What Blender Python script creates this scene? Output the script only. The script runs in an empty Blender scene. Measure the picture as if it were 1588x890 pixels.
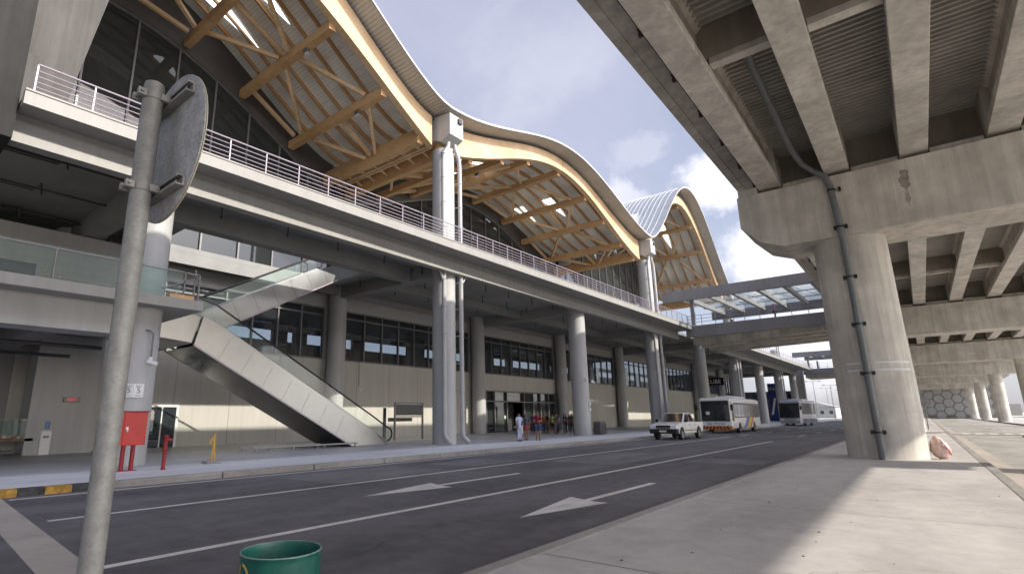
import bpy, bmesh, math, random
from mathutils import Vector, Matrix
random.seed(7)
S = bpy.context.scene
COL = S.collection
PI = math.pi
R = math.radians

# ------------------------------------------------------------------ materials
def _nodes(name):
    m = bpy.data.materials.new(name); m.use_nodes = True
    nt = m.node_tree; b = nt.nodes['Principled BSDF']
    return m, nt, b

def N(nt, t, **kw):
    n = nt.nodes.new(t)
    for k, v in kw.items():
        if k in n.inputs: n.inputs[k].default_value = v
        else: setattr(n, k, v)
    return n

def surf(name, col, rough=.7, metal=0., var=.18, scale=.6, bump=0., bscale=25., streak=0., speck=0., obj=False, spec=.5, coat=0., groove=None):
    """painted / concrete / metal surface: two octaves of tone, optional streaks, specks, bump and panel joints"""
    m, nt, b = _nodes(name)
    L = nt.links.new
    if obj:
        pos = N(nt, 'ShaderNodeTexCoord').outputs['Object']
    else:
        pos = N(nt, 'ShaderNodeNewGeometry').outputs['Position']
    n1 = N(nt, 'ShaderNodeTexNoise', Scale=scale, Detail=6., Roughness=.62); L(pos, n1.inputs['Vector'])
    r1 = N(nt, 'ShaderNodeMapRange'); r1.inputs[1].default_value = .3; r1.inputs[2].default_value = .7
    r1.inputs[3].default_value = 1 - var; r1.inputs[4].default_value = 1 + var
    L(n1.outputs[0], r1.inputs[0])
    fac = r1.outputs[0]
    def mul(a, bb):
        q = N(nt, 'ShaderNodeMath', operation='MULTIPLY'); L(a, q.inputs[0]); L(bb, q.inputs[1]); return q.outputs[0]
    if streak:
        mp = N(nt, 'ShaderNodeMapping'); mp.inputs['Scale'].default_value = (2.2, 2.2, .12); L(pos, mp.inputs[0])
        n2 = N(nt, 'ShaderNodeTexNoise', Scale=1.3, Detail=5., Roughness=.7); L(mp.outputs[0], n2.inputs['Vector'])
        r2 = N(nt, 'ShaderNodeMapRange'); r2.inputs[1].default_value = .35; r2.inputs[2].default_value = .62
        r2.inputs[3].default_value = 1 - streak; r2.inputs[4].default_value = 1.05
        L(n2.outputs[0], r2.inputs[0]); fac = mul(fac, r2.outputs[0])
    if speck:
        n3 = N(nt, 'ShaderNodeTexNoise', Scale=60., Detail=3., Roughness=.8); L(pos, n3.inputs['Vector'])
        r3 = N(nt, 'ShaderNodeMapRange'); r3.inputs[1].default_value = .3; r3.inputs[2].default_value = .7
        r3.inputs[3].default_value = 1 - speck; r3.inputs[4].default_value = 1 + speck
        L(n3.outputs[0], r3.inputs[0]); fac = mul(fac, r3.outputs[0])
    if groove:
        ax, per, w, dk = groove
        sx = N(nt, 'ShaderNodeSeparateXYZ'); L(pos, sx.inputs[0])
        md = N(nt, 'ShaderNodeMath', operation='PINGPONG'); L(sx.outputs[ax], md.inputs[0]); md.inputs[1].default_value = per / 2
        lt = N(nt, 'ShaderNodeMath', operation='LESS_THAN'); L(md.outputs[0], lt.inputs[0]); lt.inputs[1].default_value = w / 2
        r4 = N(nt, 'ShaderNodeMapRange'); r4.inputs[3].default_value = 1.; r4.inputs[4].default_value = dk
        L(lt.outputs[0], r4.inputs[0]); fac = mul(fac, r4.outputs[0])
    mx = N(nt, 'ShaderNodeVectorMath', operation='SCALE'); mx.inputs[0].default_value = col[:3]
    L(fac, mx.inputs['Scale']); L(mx.outputs[0], b.inputs['Base Color'])
    b.inputs['Roughness'].default_value = rough; b.inputs['Metallic'].default_value = metal
    b.inputs['Specular IOR Level'].default_value = spec
    if coat: b.inputs['Coat Weight'].default_value = coat; b.inputs['Coat Roughness'].default_value = .05
    if metal > .3 or bump < 0:
        rr = N(nt, 'ShaderNodeMapRange'); rr.inputs[3].default_value = max(.05, rough - .12); rr.inputs[4].default_value = rough + .15
        L(n1.outputs[0], rr.inputs[0]); L(rr.outputs[0], b.inputs['Roughness'])
    if bump:
        nb = N(nt, 'ShaderNodeTexNoise', Scale=bscale, Detail=5., Roughness=.65); L(pos, nb.inputs['Vector'])
        bp = N(nt, 'ShaderNodeBump'); bp.inputs['Strength'].default_value = abs(bump); bp.inputs['Distance'].default_value = .02
        L(nb.outputs[0], bp.inputs['Height']); L(bp.outputs[0], b.inputs['Normal'])
    return m

def wood(name, col):
    m, nt, b = _nodes(name); L = nt.links.new
    pos = N(nt, 'ShaderNodeNewGeometry').outputs['Position']
    mp = N(nt, 'ShaderNodeMapping'); mp.inputs['Scale'].default_value = (1.2, 1.2, 14.); L(pos, mp.inputs[0])
    n = N(nt, 'ShaderNodeTexNoise', Scale=1.4, Detail=6., Roughness=.6); L(mp.outputs[0], n.inputs['Vector'])
    n2 = N(nt, 'ShaderNodeTexNoise', Scale=.35, Detail=3.); L(pos, n2.inputs['Vector'])
    ad = N(nt, 'ShaderNodeMath', operation='ADD'); L(n.outputs[0], ad.inputs[0]); L(n2.outputs[0], ad.inputs[1])
    cr = N(nt, 'ShaderNodeValToRGB'); L(ad.outputs[0], cr.inputs[0])
    # sum of two noises sits near 1.0: scale to 0..1
    hl = N(nt, 'ShaderNodeMath', operation='MULTIPLY'); hl.inputs[1].default_value = .5; L(ad.outputs[0], hl.inputs[0]); L(hl.outputs[0], cr.inputs[0])
    e = cr.color_ramp.elements
    e[0].position = .36; e[0].color = (col[0]*.72, col[1]*.66, col[2]*.58, 1)
    e[1].position = .64; e[1].color = (col[0]*1.15, col[1]*1.15, col[2]*1.15, 1)
    L(cr.outputs[0], b.inputs['Base Color']); b.inputs['Roughness'].default_value = .55
    return m

def corr(name, col, per=.16, axis=1, depth=.6, rough=.5, metal=0.):
    """ribbed sheet: wave bump across one axis (Y or the UV length of a curved sheet)"""
    m, nt, b = _nodes(name); L = nt.links.new
    uv = N(nt, 'ShaderNodeTexCoord').outputs['UV']
    sx = N(nt, 'ShaderNodeSeparateXYZ'); L(uv, sx.inputs[0])
    sn = N(nt, 'ShaderNodeMath', operation='MULTIPLY'); sn.inputs[1].default_value = 2 * PI / per; L(sx.outputs[0], sn.inputs[0])
    s2 = N(nt, 'ShaderNodeMath', operation='SINE'); L(sn.outputs[0], s2.inputs[0])
    bp = N(nt, 'ShaderNodeBump'); bp.inputs['Strength'].default_value = depth; bp.inputs['Distance'].default_value = .03
    L(s2.outputs[0], bp.inputs['Height']); L(bp.outputs[0], b.inputs['Normal'])
    pos = N(nt, 'ShaderNodeNewGeometry').outputs['Position']
    n1 = N(nt, 'ShaderNodeTexNoise', Scale=.5, Detail=4.); L(pos, n1.inputs['Vector'])
    r1 = N(nt, 'ShaderNodeMapRange'); r1.inputs[1].default_value = .3; r1.inputs[2].default_value = .7; r1.inputs[3].default_value = .88; r1.inputs[4].default_value = 1.1
    L(n1.outputs[0], r1.inputs[0])
    r2 = N(nt, 'ShaderNodeMapRange'); r2.inputs[1].default_value = -1.; r2.inputs[2].default_value = 1.; r2.inputs[3].default_value = .9; r2.inputs[4].default_value = 1.05
    L(s2.outputs[0], r2.inputs[0])
    q = N(nt, 'ShaderNodeMath', operation='MULTIPLY'); L(r1.outputs[0], q.inputs[0]); L(r2.outputs[0], q.inputs[1])
    mx = N(nt, 'ShaderNodeVectorMath', operation='SCALE'); mx.inputs[0].default_value = col; L(q.outputs[0], mx.inputs['Scale'])
    L(mx.outputs[0], b.inputs['Base Color']); b.inputs['Roughness'].default_value = rough; b.inputs['Metallic'].default_value = metal
    return m

def glass(name, tint, through=.5, rough=.02, r0=.05):
    """thin pane: reflection rising towards grazing view over a tinted see-through sheet"""
    m, nt, b = _nodes(name); L = nt.links.new
    nt.nodes.remove(b); out = nt.nodes['Material Output']
    tr = N(nt, 'ShaderNodeBsdfTransparent'); tr.inputs[0].default_value = (tint[0]*through, tint[1]*through, tint[2]*through, 1)
    df = N(nt, 'ShaderNodeBsdfDiffuse'); df.inputs[0].default_value = (tint[0]*.05, tint[1]*.05, tint[2]*.05, 1)
    ad = N(nt, 'ShaderNodeAddShader'); L(tr.outputs[0], ad.inputs[0]); L(df.outputs[0], ad.inputs[1])
    gl = N(nt, 'ShaderNodeBsdfGlossy'); gl.inputs['Roughness'].default_value = rough; gl.inputs[0].default_value = (.95, .97, 1, 1)
    lw = N(nt, 'ShaderNodeLayerWeight'); lw.inputs[0].default_value = .5
    pw = N(nt, 'ShaderNodeMath', operation='POWER'); L(lw.outputs['Facing'], pw.inputs[0]); pw.inputs[1].default_value = 4.
    ma = N(nt, 'ShaderNodeMath', operation='MULTIPLY_ADD'); L(pw.outputs[0], ma.inputs[0]); ma.inputs[1].default_value = 1 - r0; ma.inputs[2].default_value = r0
    mx = N(nt, 'ShaderNodeMixShader'); L(ma.outputs[0], mx.inputs[0]); L(ad.outputs[0], mx.inputs[1]); L(gl.outputs[0], mx.inputs[2])
    L(mx.outputs[0], out.inputs[0])
    return m

def glow(name, col, e):
    m, nt, b = _nodes(name)
    b.inputs['Base Color'].default_value = (*col, 1); b.inputs['Emission Color'].default_value = (*col, 1); b.inputs['Emission Strength'].default_value = e
    return m

def ground_mat(name, c1, c2, scale, rough=.85, bump=.3, cracks=0., oil=0.):
    m, nt, b = _nodes(name); L = nt.links.new
    pos = N(nt, 'ShaderNodeNewGeometry').outputs['Position']
    mp = N(nt, 'ShaderNodeMapping'); mp.inputs['Scale'].default_value = (1., .28, 1.); L(pos, mp.inputs[0])
    n1 = N(nt, 'ShaderNodeTexNoise', Scale=scale, Detail=7., Roughness=.6); L(mp.outputs[0], n1.inputs['Vector'])
    n2 = N(nt, 'ShaderNodeTexNoise', Scale=90., Detail=4., Roughness=.8); L(pos, n2.inputs['Vector'])
    n4 = N(nt, 'ShaderNodeTexNoise', Scale=scale*5, Detail=6., Roughness=.65); L(pos, n4.inputs['Vector'])
    a = N(nt, 'ShaderNodeMath', operation='MULTIPLY_ADD'); L(n2.outputs[0], a.inputs[0]); a.inputs[1].default_value = .45
    L(n1.outputs[0], a.inputs[2])
    a2 = N(nt, 'ShaderNodeMath', operation='MULTIPLY_ADD'); L(n4.outputs[0], a2.inputs[0]); a2.inputs[1].default_value = .5; L(a.outputs[0], a2.inputs[2])
    r = N(nt, 'ShaderNodeMapRange'); r.inputs[1].default_value = .80; r.inputs[2].default_value = 1.16; L(a2.outputs[0], r.inputs[0])
    mx = N(nt, 'ShaderNodeMix', data_type='RGBA'); L(r.outputs[0], mx.inputs[0]); mx.inputs[6].default_value = (*c1, 1); mx.inputs[7].default_value = (*c2, 1)
    out = mx.outputs[2]
    if oil:
        n3 = N(nt, 'ShaderNodeTexNoise', Scale=1.1, Detail=8., Roughness=.7); L(pos, n3.inputs['Vector'])
        r3 = N(nt, 'ShaderNodeMapRange'); r3.inputs[1].default_value = .6; r3.inputs[2].default_value = .72; r3.inputs[3].default_value = 0; r3.inputs[4].default_value = oil
        L(n3.outputs[0], r3.inputs[0])
        mo = N(nt, 'ShaderNodeMix', data_type='RGBA'); L(r3.outputs[0], mo.inputs[0]); L(out, mo.inputs[6]); mo.inputs[7].default_value = (c1[0]*.45, c1[1]*.42, c1[2]*.4, 1)
        out = mo.outputs[2]
    L(out, b.inputs['Base Color']); b.inputs['Roughness'].default_value = rough
    bp = N(nt, 'ShaderNodeBump'); bp.inputs['Strength'].default_value = bump; bp.inputs['Distance'].default_value = .012
    L(a2.outputs[0], bp.inputs['Height']); L(bp.outputs[0], b.inputs['Normal'])
    return m

MT = {}
def defmats():
    g = MT
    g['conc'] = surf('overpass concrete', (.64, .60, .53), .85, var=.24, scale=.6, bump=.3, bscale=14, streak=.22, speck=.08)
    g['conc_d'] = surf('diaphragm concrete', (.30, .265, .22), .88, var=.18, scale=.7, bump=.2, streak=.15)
    g['form'] = surf('steel deck form', (.44, .42, .39), .5, metal=.35, var=.22, scale=.9)
    g['grey'] = surf('grey painted concrete', (.42, .42, .412), .6, var=.09, scale=.35, bump=.06, bscale=9, streak=.07)
    g['greyd'] = surf('dark grey paint', (.20, .20, .205), .6, var=.08, scale=.4, streak=.06)
    g['ceil'] = surf('soffit paint', (.27, .27, .258), .75, var=.14, scale=.5, bump=.08, bscale=6)
    g['cream'] = surf('pale fascia paint', (.30, .29, .27), .55, var=.06, scale=.4, streak=.08)
    g['wall'] = surf('pale wall panel', (.46, .445, .40), .6, var=.05, scale=.3, streak=.06, groove=(1, 3.1, .035, .55))
    g['wall2'] = surf('pale wall upper', (.40, .39, .365), .6, var=.05, scale=.3)
    g['white'] = surf('white paint', (.75, .75, .73), .45, var=.05, scale=1.)
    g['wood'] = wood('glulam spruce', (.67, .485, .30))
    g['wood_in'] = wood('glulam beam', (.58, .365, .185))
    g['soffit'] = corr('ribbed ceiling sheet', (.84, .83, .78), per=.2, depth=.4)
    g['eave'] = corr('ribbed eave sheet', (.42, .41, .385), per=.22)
    g['roof'] = surf('roof sheet metal', (.50, .52, .54), .38, metal=.6, var=.08, scale=.8)
    g['seam'] = surf('roof seam metal', (.66, .67, .68), .4, metal=.5, var=.05)
    g['gable'] = surf('dark gable panel', (.12, .11, .105), .6, var=.1, scale=.8)
    g['band'] = surf('dark brown arch band', (.085, .075, .07), .6, var=.15, scale=.7)
    g['mull'] = surf('window frame grey', (.17, .17, .17), .45, metal=.3, var=.06)
    g['mulld'] = surf('dark frame', (.06, .06, .062), .4, metal=.3, var=.05)
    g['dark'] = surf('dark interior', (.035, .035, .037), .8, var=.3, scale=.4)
    g['glz'] = glass('facade glass', (.55, .62, .62), .26, r0=.055)
    g['glz_dark'] = glass('window glass', (.50, .56, .60), .75, r0=.10)
    g['glz_clear'] = glass('balustrade glass', (.90, .97, .95), .95, r0=.03)
    g['glz_roof'] = glass('canopy glass', (.85, .92, .95), .85)
    g['lite'] = glow('skylight daylight', (.95, .97, 1.), 1.1)
    g['rail'] = surf('railing pale metal', (.38, .33, .38), .45, metal=.3, var=.05)
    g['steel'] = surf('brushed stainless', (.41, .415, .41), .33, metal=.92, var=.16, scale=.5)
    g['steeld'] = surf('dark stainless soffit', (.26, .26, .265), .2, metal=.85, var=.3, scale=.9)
    g['galv'] = surf('galvanised steel', (.27, .27, .255), .58, metal=.25, var=.22, scale=11., bump=.05, speck=.12)
    g['signback'] = surf('dull aluminium sign back', (.34, .34, .34), .6, metal=.2, var=.3, scale=6., speck=.3)
    g['pvc'] = surf('grey drain pipe', (.17, .18, .185), .5, var=.15, scale=3.)
    g['pipe'] = surf('downpipe grey', (.40, .40, .405), .5, var=.08, scale=2.)
    g['black'] = surf('black rubber', (.02, .02, .021), .7, var=.2, scale=4., obj=True)
    g['blackgl'] = surf('gloss black trim', (.015, .015, .017), .25, var=.1, obj=True)
    g['red'] = surf('red cabinet paint', (.52, .025, .02), .4, var=.1, scale=3.)
    g['redd'] = surf('dark red pipe paint', (.28, .015, .02), .45, var=.15, scale=5.)
    g['yellow'] = surf('yellow paint', (.62, .36, .04), .55, var=.25, scale=6.)
    g['fin'] = surf('fin with painted shade', (.12, .115, .11), .8, var=.1, scale=.5, streak=.2, spec=.1)  # dark tone stands in for the shade on the fin
    g['pylon'] = surf('pylon with painted shade', (.05, .048, .046), .85, var=.15, scale=.5, streak=.2, spec=.05)  # shade on the pylon is put into this near-black colour
    g['steelgrey'] = surf('bridge steel grey', (.23, .225, .235), .5, var=.08, scale=.5, streak=.08)
    g['brownpipe'] = surf('dark brown conduit', (.06, .025, .025), .6, var=.2, scale=3.)
    g['asph'] = ground_mat('asphalt', (.070, .067, .072), (.165, .158, .166), .5, .8, .5, oil=.45)
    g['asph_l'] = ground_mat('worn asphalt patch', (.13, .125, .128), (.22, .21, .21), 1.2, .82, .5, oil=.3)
    g['platf'] = ground_mat('kerbside paving', (.52, .52, .525), (.66, .66, .66), .6, .7, .15, oil=.3)
    g['asph2'] = ground_mat('worn concrete road', (.26, .25, .225), (.44, .42, .38), .35, .85, .3, oil=.35)
    g['pave'] = ground_mat('concrete median', (.37, .345, .33), (.56, .53, .505), .55, .88, .4, oil=.4)
    g['plat'] = ground_mat('platform paving', (.33, .33, .335), (.46, .46, .465), .5, .45, .08, oil=.12)
    g['kerb'] = ground_mat('kerb concrete', (.24, .225, .205), (.38, .36, .33), 1.2, .88, .4, oil=.5)
    g['strip'] = ground_mat('pale concrete strip', (.36, .32, .28), (.48, .43, .38), 1.0, .85, .3, oil=.4)
    g['terr'] = ground_mat('far ground', (.40, .38, .33), (.52, .50, .44), .1, .95, .1)
    g['paint'] = ground_mat('road paint', (.52, .49, .46), (.78, .75, .70), 3.2, .7, .15, oil=.3)
    g['green'] = surf('green drum paint', (.012, .115, .085), .38, var=.3, scale=6., obj=True, bump=.12, bscale=9)
    g['chip'] = surf('worn rim', (.22, .30, .27), .5, var=.4, scale=20., obj=True)
    g['yelpaint'] = surf('stencil yellow', (.62, .46, .12), .6, var=.2, scale=12., obj=True)
defmats()

# ------------------------------------------------------------------ mesh builder
ORG = {}
class MB:
    def __init__(s): s.v = []; s.f = []; s.uv = None
    def add(s, vs, fs):
        o = len(s.v); s.v += [Vector(p) for p in vs]; s.f += [tuple(i + o for i in f) for f in fs]; return s
    def box(s, x0, x1, y0, y1, z0, z1):
        if x0 > x1: x0, x1 = x1, x0
        if y0 > y1: y0, y1 = y1, y0
        if z0 > z1: z0, z1 = z1, z0
        return s.add([(x0,y0,z0),(x1,y0,z0),(x1,y1,z0),(x0,y1,z0),(x0,y0,z1),(x1,y0,z1),(x1,y1,z1),(x0,y1,z1)],
                     [(3,2,1,0),(4,5,6,7),(0,1,5,4),(1,2,6,5),(2,3,7,6),(3,0,4,7)])
    def bar(s, p, q, w, h, up=(0,0,1)):
        p = Vector(p); q = Vector(q); d = (q - p).normalized(); up = Vector(up)
        if abs(d.dot(up)) > .99: up = Vector((1,0,0))
        a = d.cross(up).normalized() * (w/2); b = a.cross(d).normalized() * (h/2)
        return s.add([p-a-b, p+a-b, p+a+b, p-a+b, q-a-b, q+a-b, q+a+b, q-a+b],
                     [(3,2,1,0),(4,5,6,7),(0,1,5,4),(1,2,6,5),(2,3,7,6),(3,0,4,7)])
    def tube(s, pts, r, n=10, caps=True):
        pts = [Vector(p) for p in pts]; k = len(pts); rr = r if isinstance(r, (list, tuple)) else [r]*k
        rings = []; ref = None
        for i, p in enumerate(pts):
            d = (pts[min(i+1,k-1)] - pts[max(i-1,0)]).normalized()
            if ref is None:
                ref = Vector((0,0,1)) if abs(d.z) < .9 else Vector((1,0,0))
            a = d.cross(ref)
            if a.length < 1e-4: a = d.cross(Vector((0,1,0)))
            a.normalize(); b = d.cross(a).normalized(); ref = a.cross(d)
            rings.append([p + (a*math.cos(t) + b*math.sin(t))*rr[i] for t in [2*PI*j/n for j in range(n)]])
        vs = [v for ring in rings for v in ring]; fs = []
        for i in range(k-1):
            for j in range(n):
                fs.append((i*n+j, i*n+(j+1)%n, (i+1)*n+(j+1)%n, (i+1)*n+j))
        if caps: fs += [tuple(range(n))[::-1], tuple((k-1)*n+j for j in range(n))]
        return s.add(vs, fs)
    def cyl(s, x, y, z0, z1, r, n=24, r2=None):
        return s.tube([(x,y,z0),(x,y,z1)], [r, r if r2 is None else r2], n)
    def prism(s, pts, ax, a, b):
        """polygon in the plane across axis ax ('x': (y,z), 'y': (x,z), 'z': (x,y)) from a to b"""
        n = len(pts)
        def P(p, t): return (t,p[0],p[1]) if ax == 'x' else ((p[0],t,p[1]) if ax == 'y' else (p[0],p[1],t))
        vs = [P(p,a) for p in pts] + [P(p,b) for p in pts]
        fs = [tuple(range(n))[::-1], tuple(range(n,2*n))] + [(i,(i+1)%n,n+(i+1)%n,n+i) for i in range(n)]
        return s.add(vs, fs)
    def ribbon(s, pairs):
        """closed band: list of quads-of-4 section points (loft of rectangular sections)"""
        k = len(pairs); n = len(pairs[0]); vs = [p for q in pairs for p in q]; fs = []
        for i in range(k-1):
            for j in range(n): fs.append((i*n+j, i*n+(j+1)%n, (i+1)*n+(j+1)%n, (i+1)*n+j))
        fs += [tuple(range(n))[::-1], tuple((k-1)*n+j for j in range(n))]
        return s.add(vs, fs)
    def lathe(s, prof, c=(0,0,0), ax='z', n=24):
        vs = []; k = len(prof)
        for j in range(n):
            t = 2*PI*j/n
            for r, h in prof:
                a, b = r*math.cos(t), r*math.sin(t)
                vs.append((c[0]+a, c[1]+b, c[2]+h) if ax == 'z' else ((c[0]+h, c[1]+a, c[2]+b) if ax == 'x' else (c[0]+a, c[1]+h, c[2]+b)))
        fs = [(j*k+i, ((j+1)%n)*k+i, ((j+1)%n)*k+i+1, j*k+i+1) for j in range(n) for i in range(k-1)]
        return s.add(vs, fs)
    def build(s, name, mat, parent=None, smooth=False, bevel=0., label=None, uvf=None, seg=2, local=False):
        org = ORG.get(parent.name, Vector()) if (parent and not local) else Vector()
        me = bpy.data.meshes.new(name)
        me.from_pydata([v - org for v in s.v], [], s.f)
        bm = bmesh.new(); bm.from_mesh(me); bmesh.ops.recalc_face_normals(bm, faces=bm.faces[:])
        if smooth:
            for f in bm.faces: f.smooth = True
            for e in bm.edges:
                if len(e.link_faces) == 2 and e.calc_face_angle(0) > R(38): e.smooth = False
        bm.to_mesh(me); bm.free()
        me.materials.append(MT[mat] if isinstance(mat, str) else mat)
        if uvf:
            ul = me.uv_layers.new(name='UVMap')
            for lp in me.loops: ul.data[lp.index].uv = uvf(me.vertices[lp.vertex_index].co + org)
        o = bpy.data.objects.new(name, me); COL.objects.link(o)
        if parent: o.parent = parent; ORG[o.name] = org
        if label: o['label'] = label
        if bevel:
            b = o.modifiers.new('edge', 'BEVEL'); b.width = bevel; b.segments = seg; b.limit_method = 'ANGLE'; b.angle_limit = R(40)
        return o

def thing(name, label, cat, loc=(0,0,0), group=None, rz=0.):
    o = bpy.data.objects.new(name, None); COL.objects.link(o); o.empty_display_size = .3
    o.location = loc; o.rotation_euler = (0,0,rz); o['label'] = label; o['category'] = cat
    if group: o['group'] = group
    ORG[o.name] = Vector(loc); return o
def tag(o, label, cat, group=None):
    o['label'] = label; o['category'] = cat
    if group: o['group'] = group
    return o
def struct(o, kind='structure'): o['kind'] = kind; return o
def copy_tree(o, parent=None):
    c = o.copy(); COL.objects.link(c); c.parent = parent
    for ch in [x for x in COL.objects if x.parent == o]: copy_tree(ch, c)
    return c
def text_mesh(txt, size, depth=.002):
    cu = bpy.data.curves.new('t', 'FONT'); cu.body = txt; cu.size = size; cu.extrude = depth; cu.align_x = 'CENTER'; cu.align_y = 'CENTER'
    ob = bpy.data.objects.new('t', cu); COL.objects.link(ob)
    dg = bpy.context.evaluated_depsgraph_get(); me = bpy.data.meshes.new_from_object(ob.evaluated_get(dg))
    bpy.data.objects.remove(ob); bpy.data.curves.remove(cu); return me
def put_text(name, txt, size, mat, parent, M4, wrap=None, local=False):
    """letters as thin solid geometry; M4 places the text plane in world space (parent origin removed)"""
    me = text_mesh(txt, size)
    org = ORG.get(parent.name, Vector()) if parent and not local else Vector()
    for v in me.vertices:
        p = v.co.copy()
        if wrap: a = p.x / wrap; p = Vector((math.sin(a)*(wrap + p.z), p.y, math.cos(a)*(wrap + p.z)))
        v.co = (M4 @ p) - org
    me.materials.clear(); me.materials.append(MT[mat] if isinstance(mat, str) else mat)
    o = bpy.data.objects.new(name, me); COL.objects.link(o)
    if parent: o.parent = parent; ORG[o.name] = org
    return o
def frame4(o, x, y, z):
    x, y, z, o = Vector(x), Vector(y), Vector(z), Vector(o)
    return Matrix(((x.x,y.x,z.x,o.x),(x.y,y.y,z.y,o.y),(x.z,y.z,z.z,o.z),(0,0,0,1)))

# ------------------------------------------------------------------ camera
W_, H_ = 1588., 890.
def camera():
    t = 452.; C = Vector((672 + .0077*(t + 3100), t))
    v1 = Vector((1432, 637 + 3)) - C; v3 = Vector((672, -3100)) - C
    f = math.sqrt(-(v1.dot(v3)))
    Y = Vector((v1.x, v1.y, f)).normalized(); Z = Vector((v3.x, v3.y, f)).normalized()
    Z = (Z - Y*Y.dot(Z)).normalized(); X = Y.cross(Z)
    # rows X,Y,Z map camera (right, down, forward) to world
    def w(c): c = Vector(c); return Vector((X.dot(c), Y.dot(c), Z.dot(c)))
    r, u, b = w((1,0,0)), w((0,-1,0)), w((0,0,-1))
    cam = bpy.data.cameras.new('camera'); o = bpy.data.objects.new('camera', cam); COL.objects.link(o)
    o.matrix_world = frame4((0,0,1.6), r, u, b)
    cam.sensor_fit = 'HORIZONTAL'; cam.sensor_width = 36; cam.lens = f / W_ * 36
    cam.shift_x = (W_/2 - C.x) / W_; cam.shift_y = (C.y - H_/2) / W_
    cam.clip_start = .05; cam.clip_end = 5000
    S.camera = o
camera()

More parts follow.
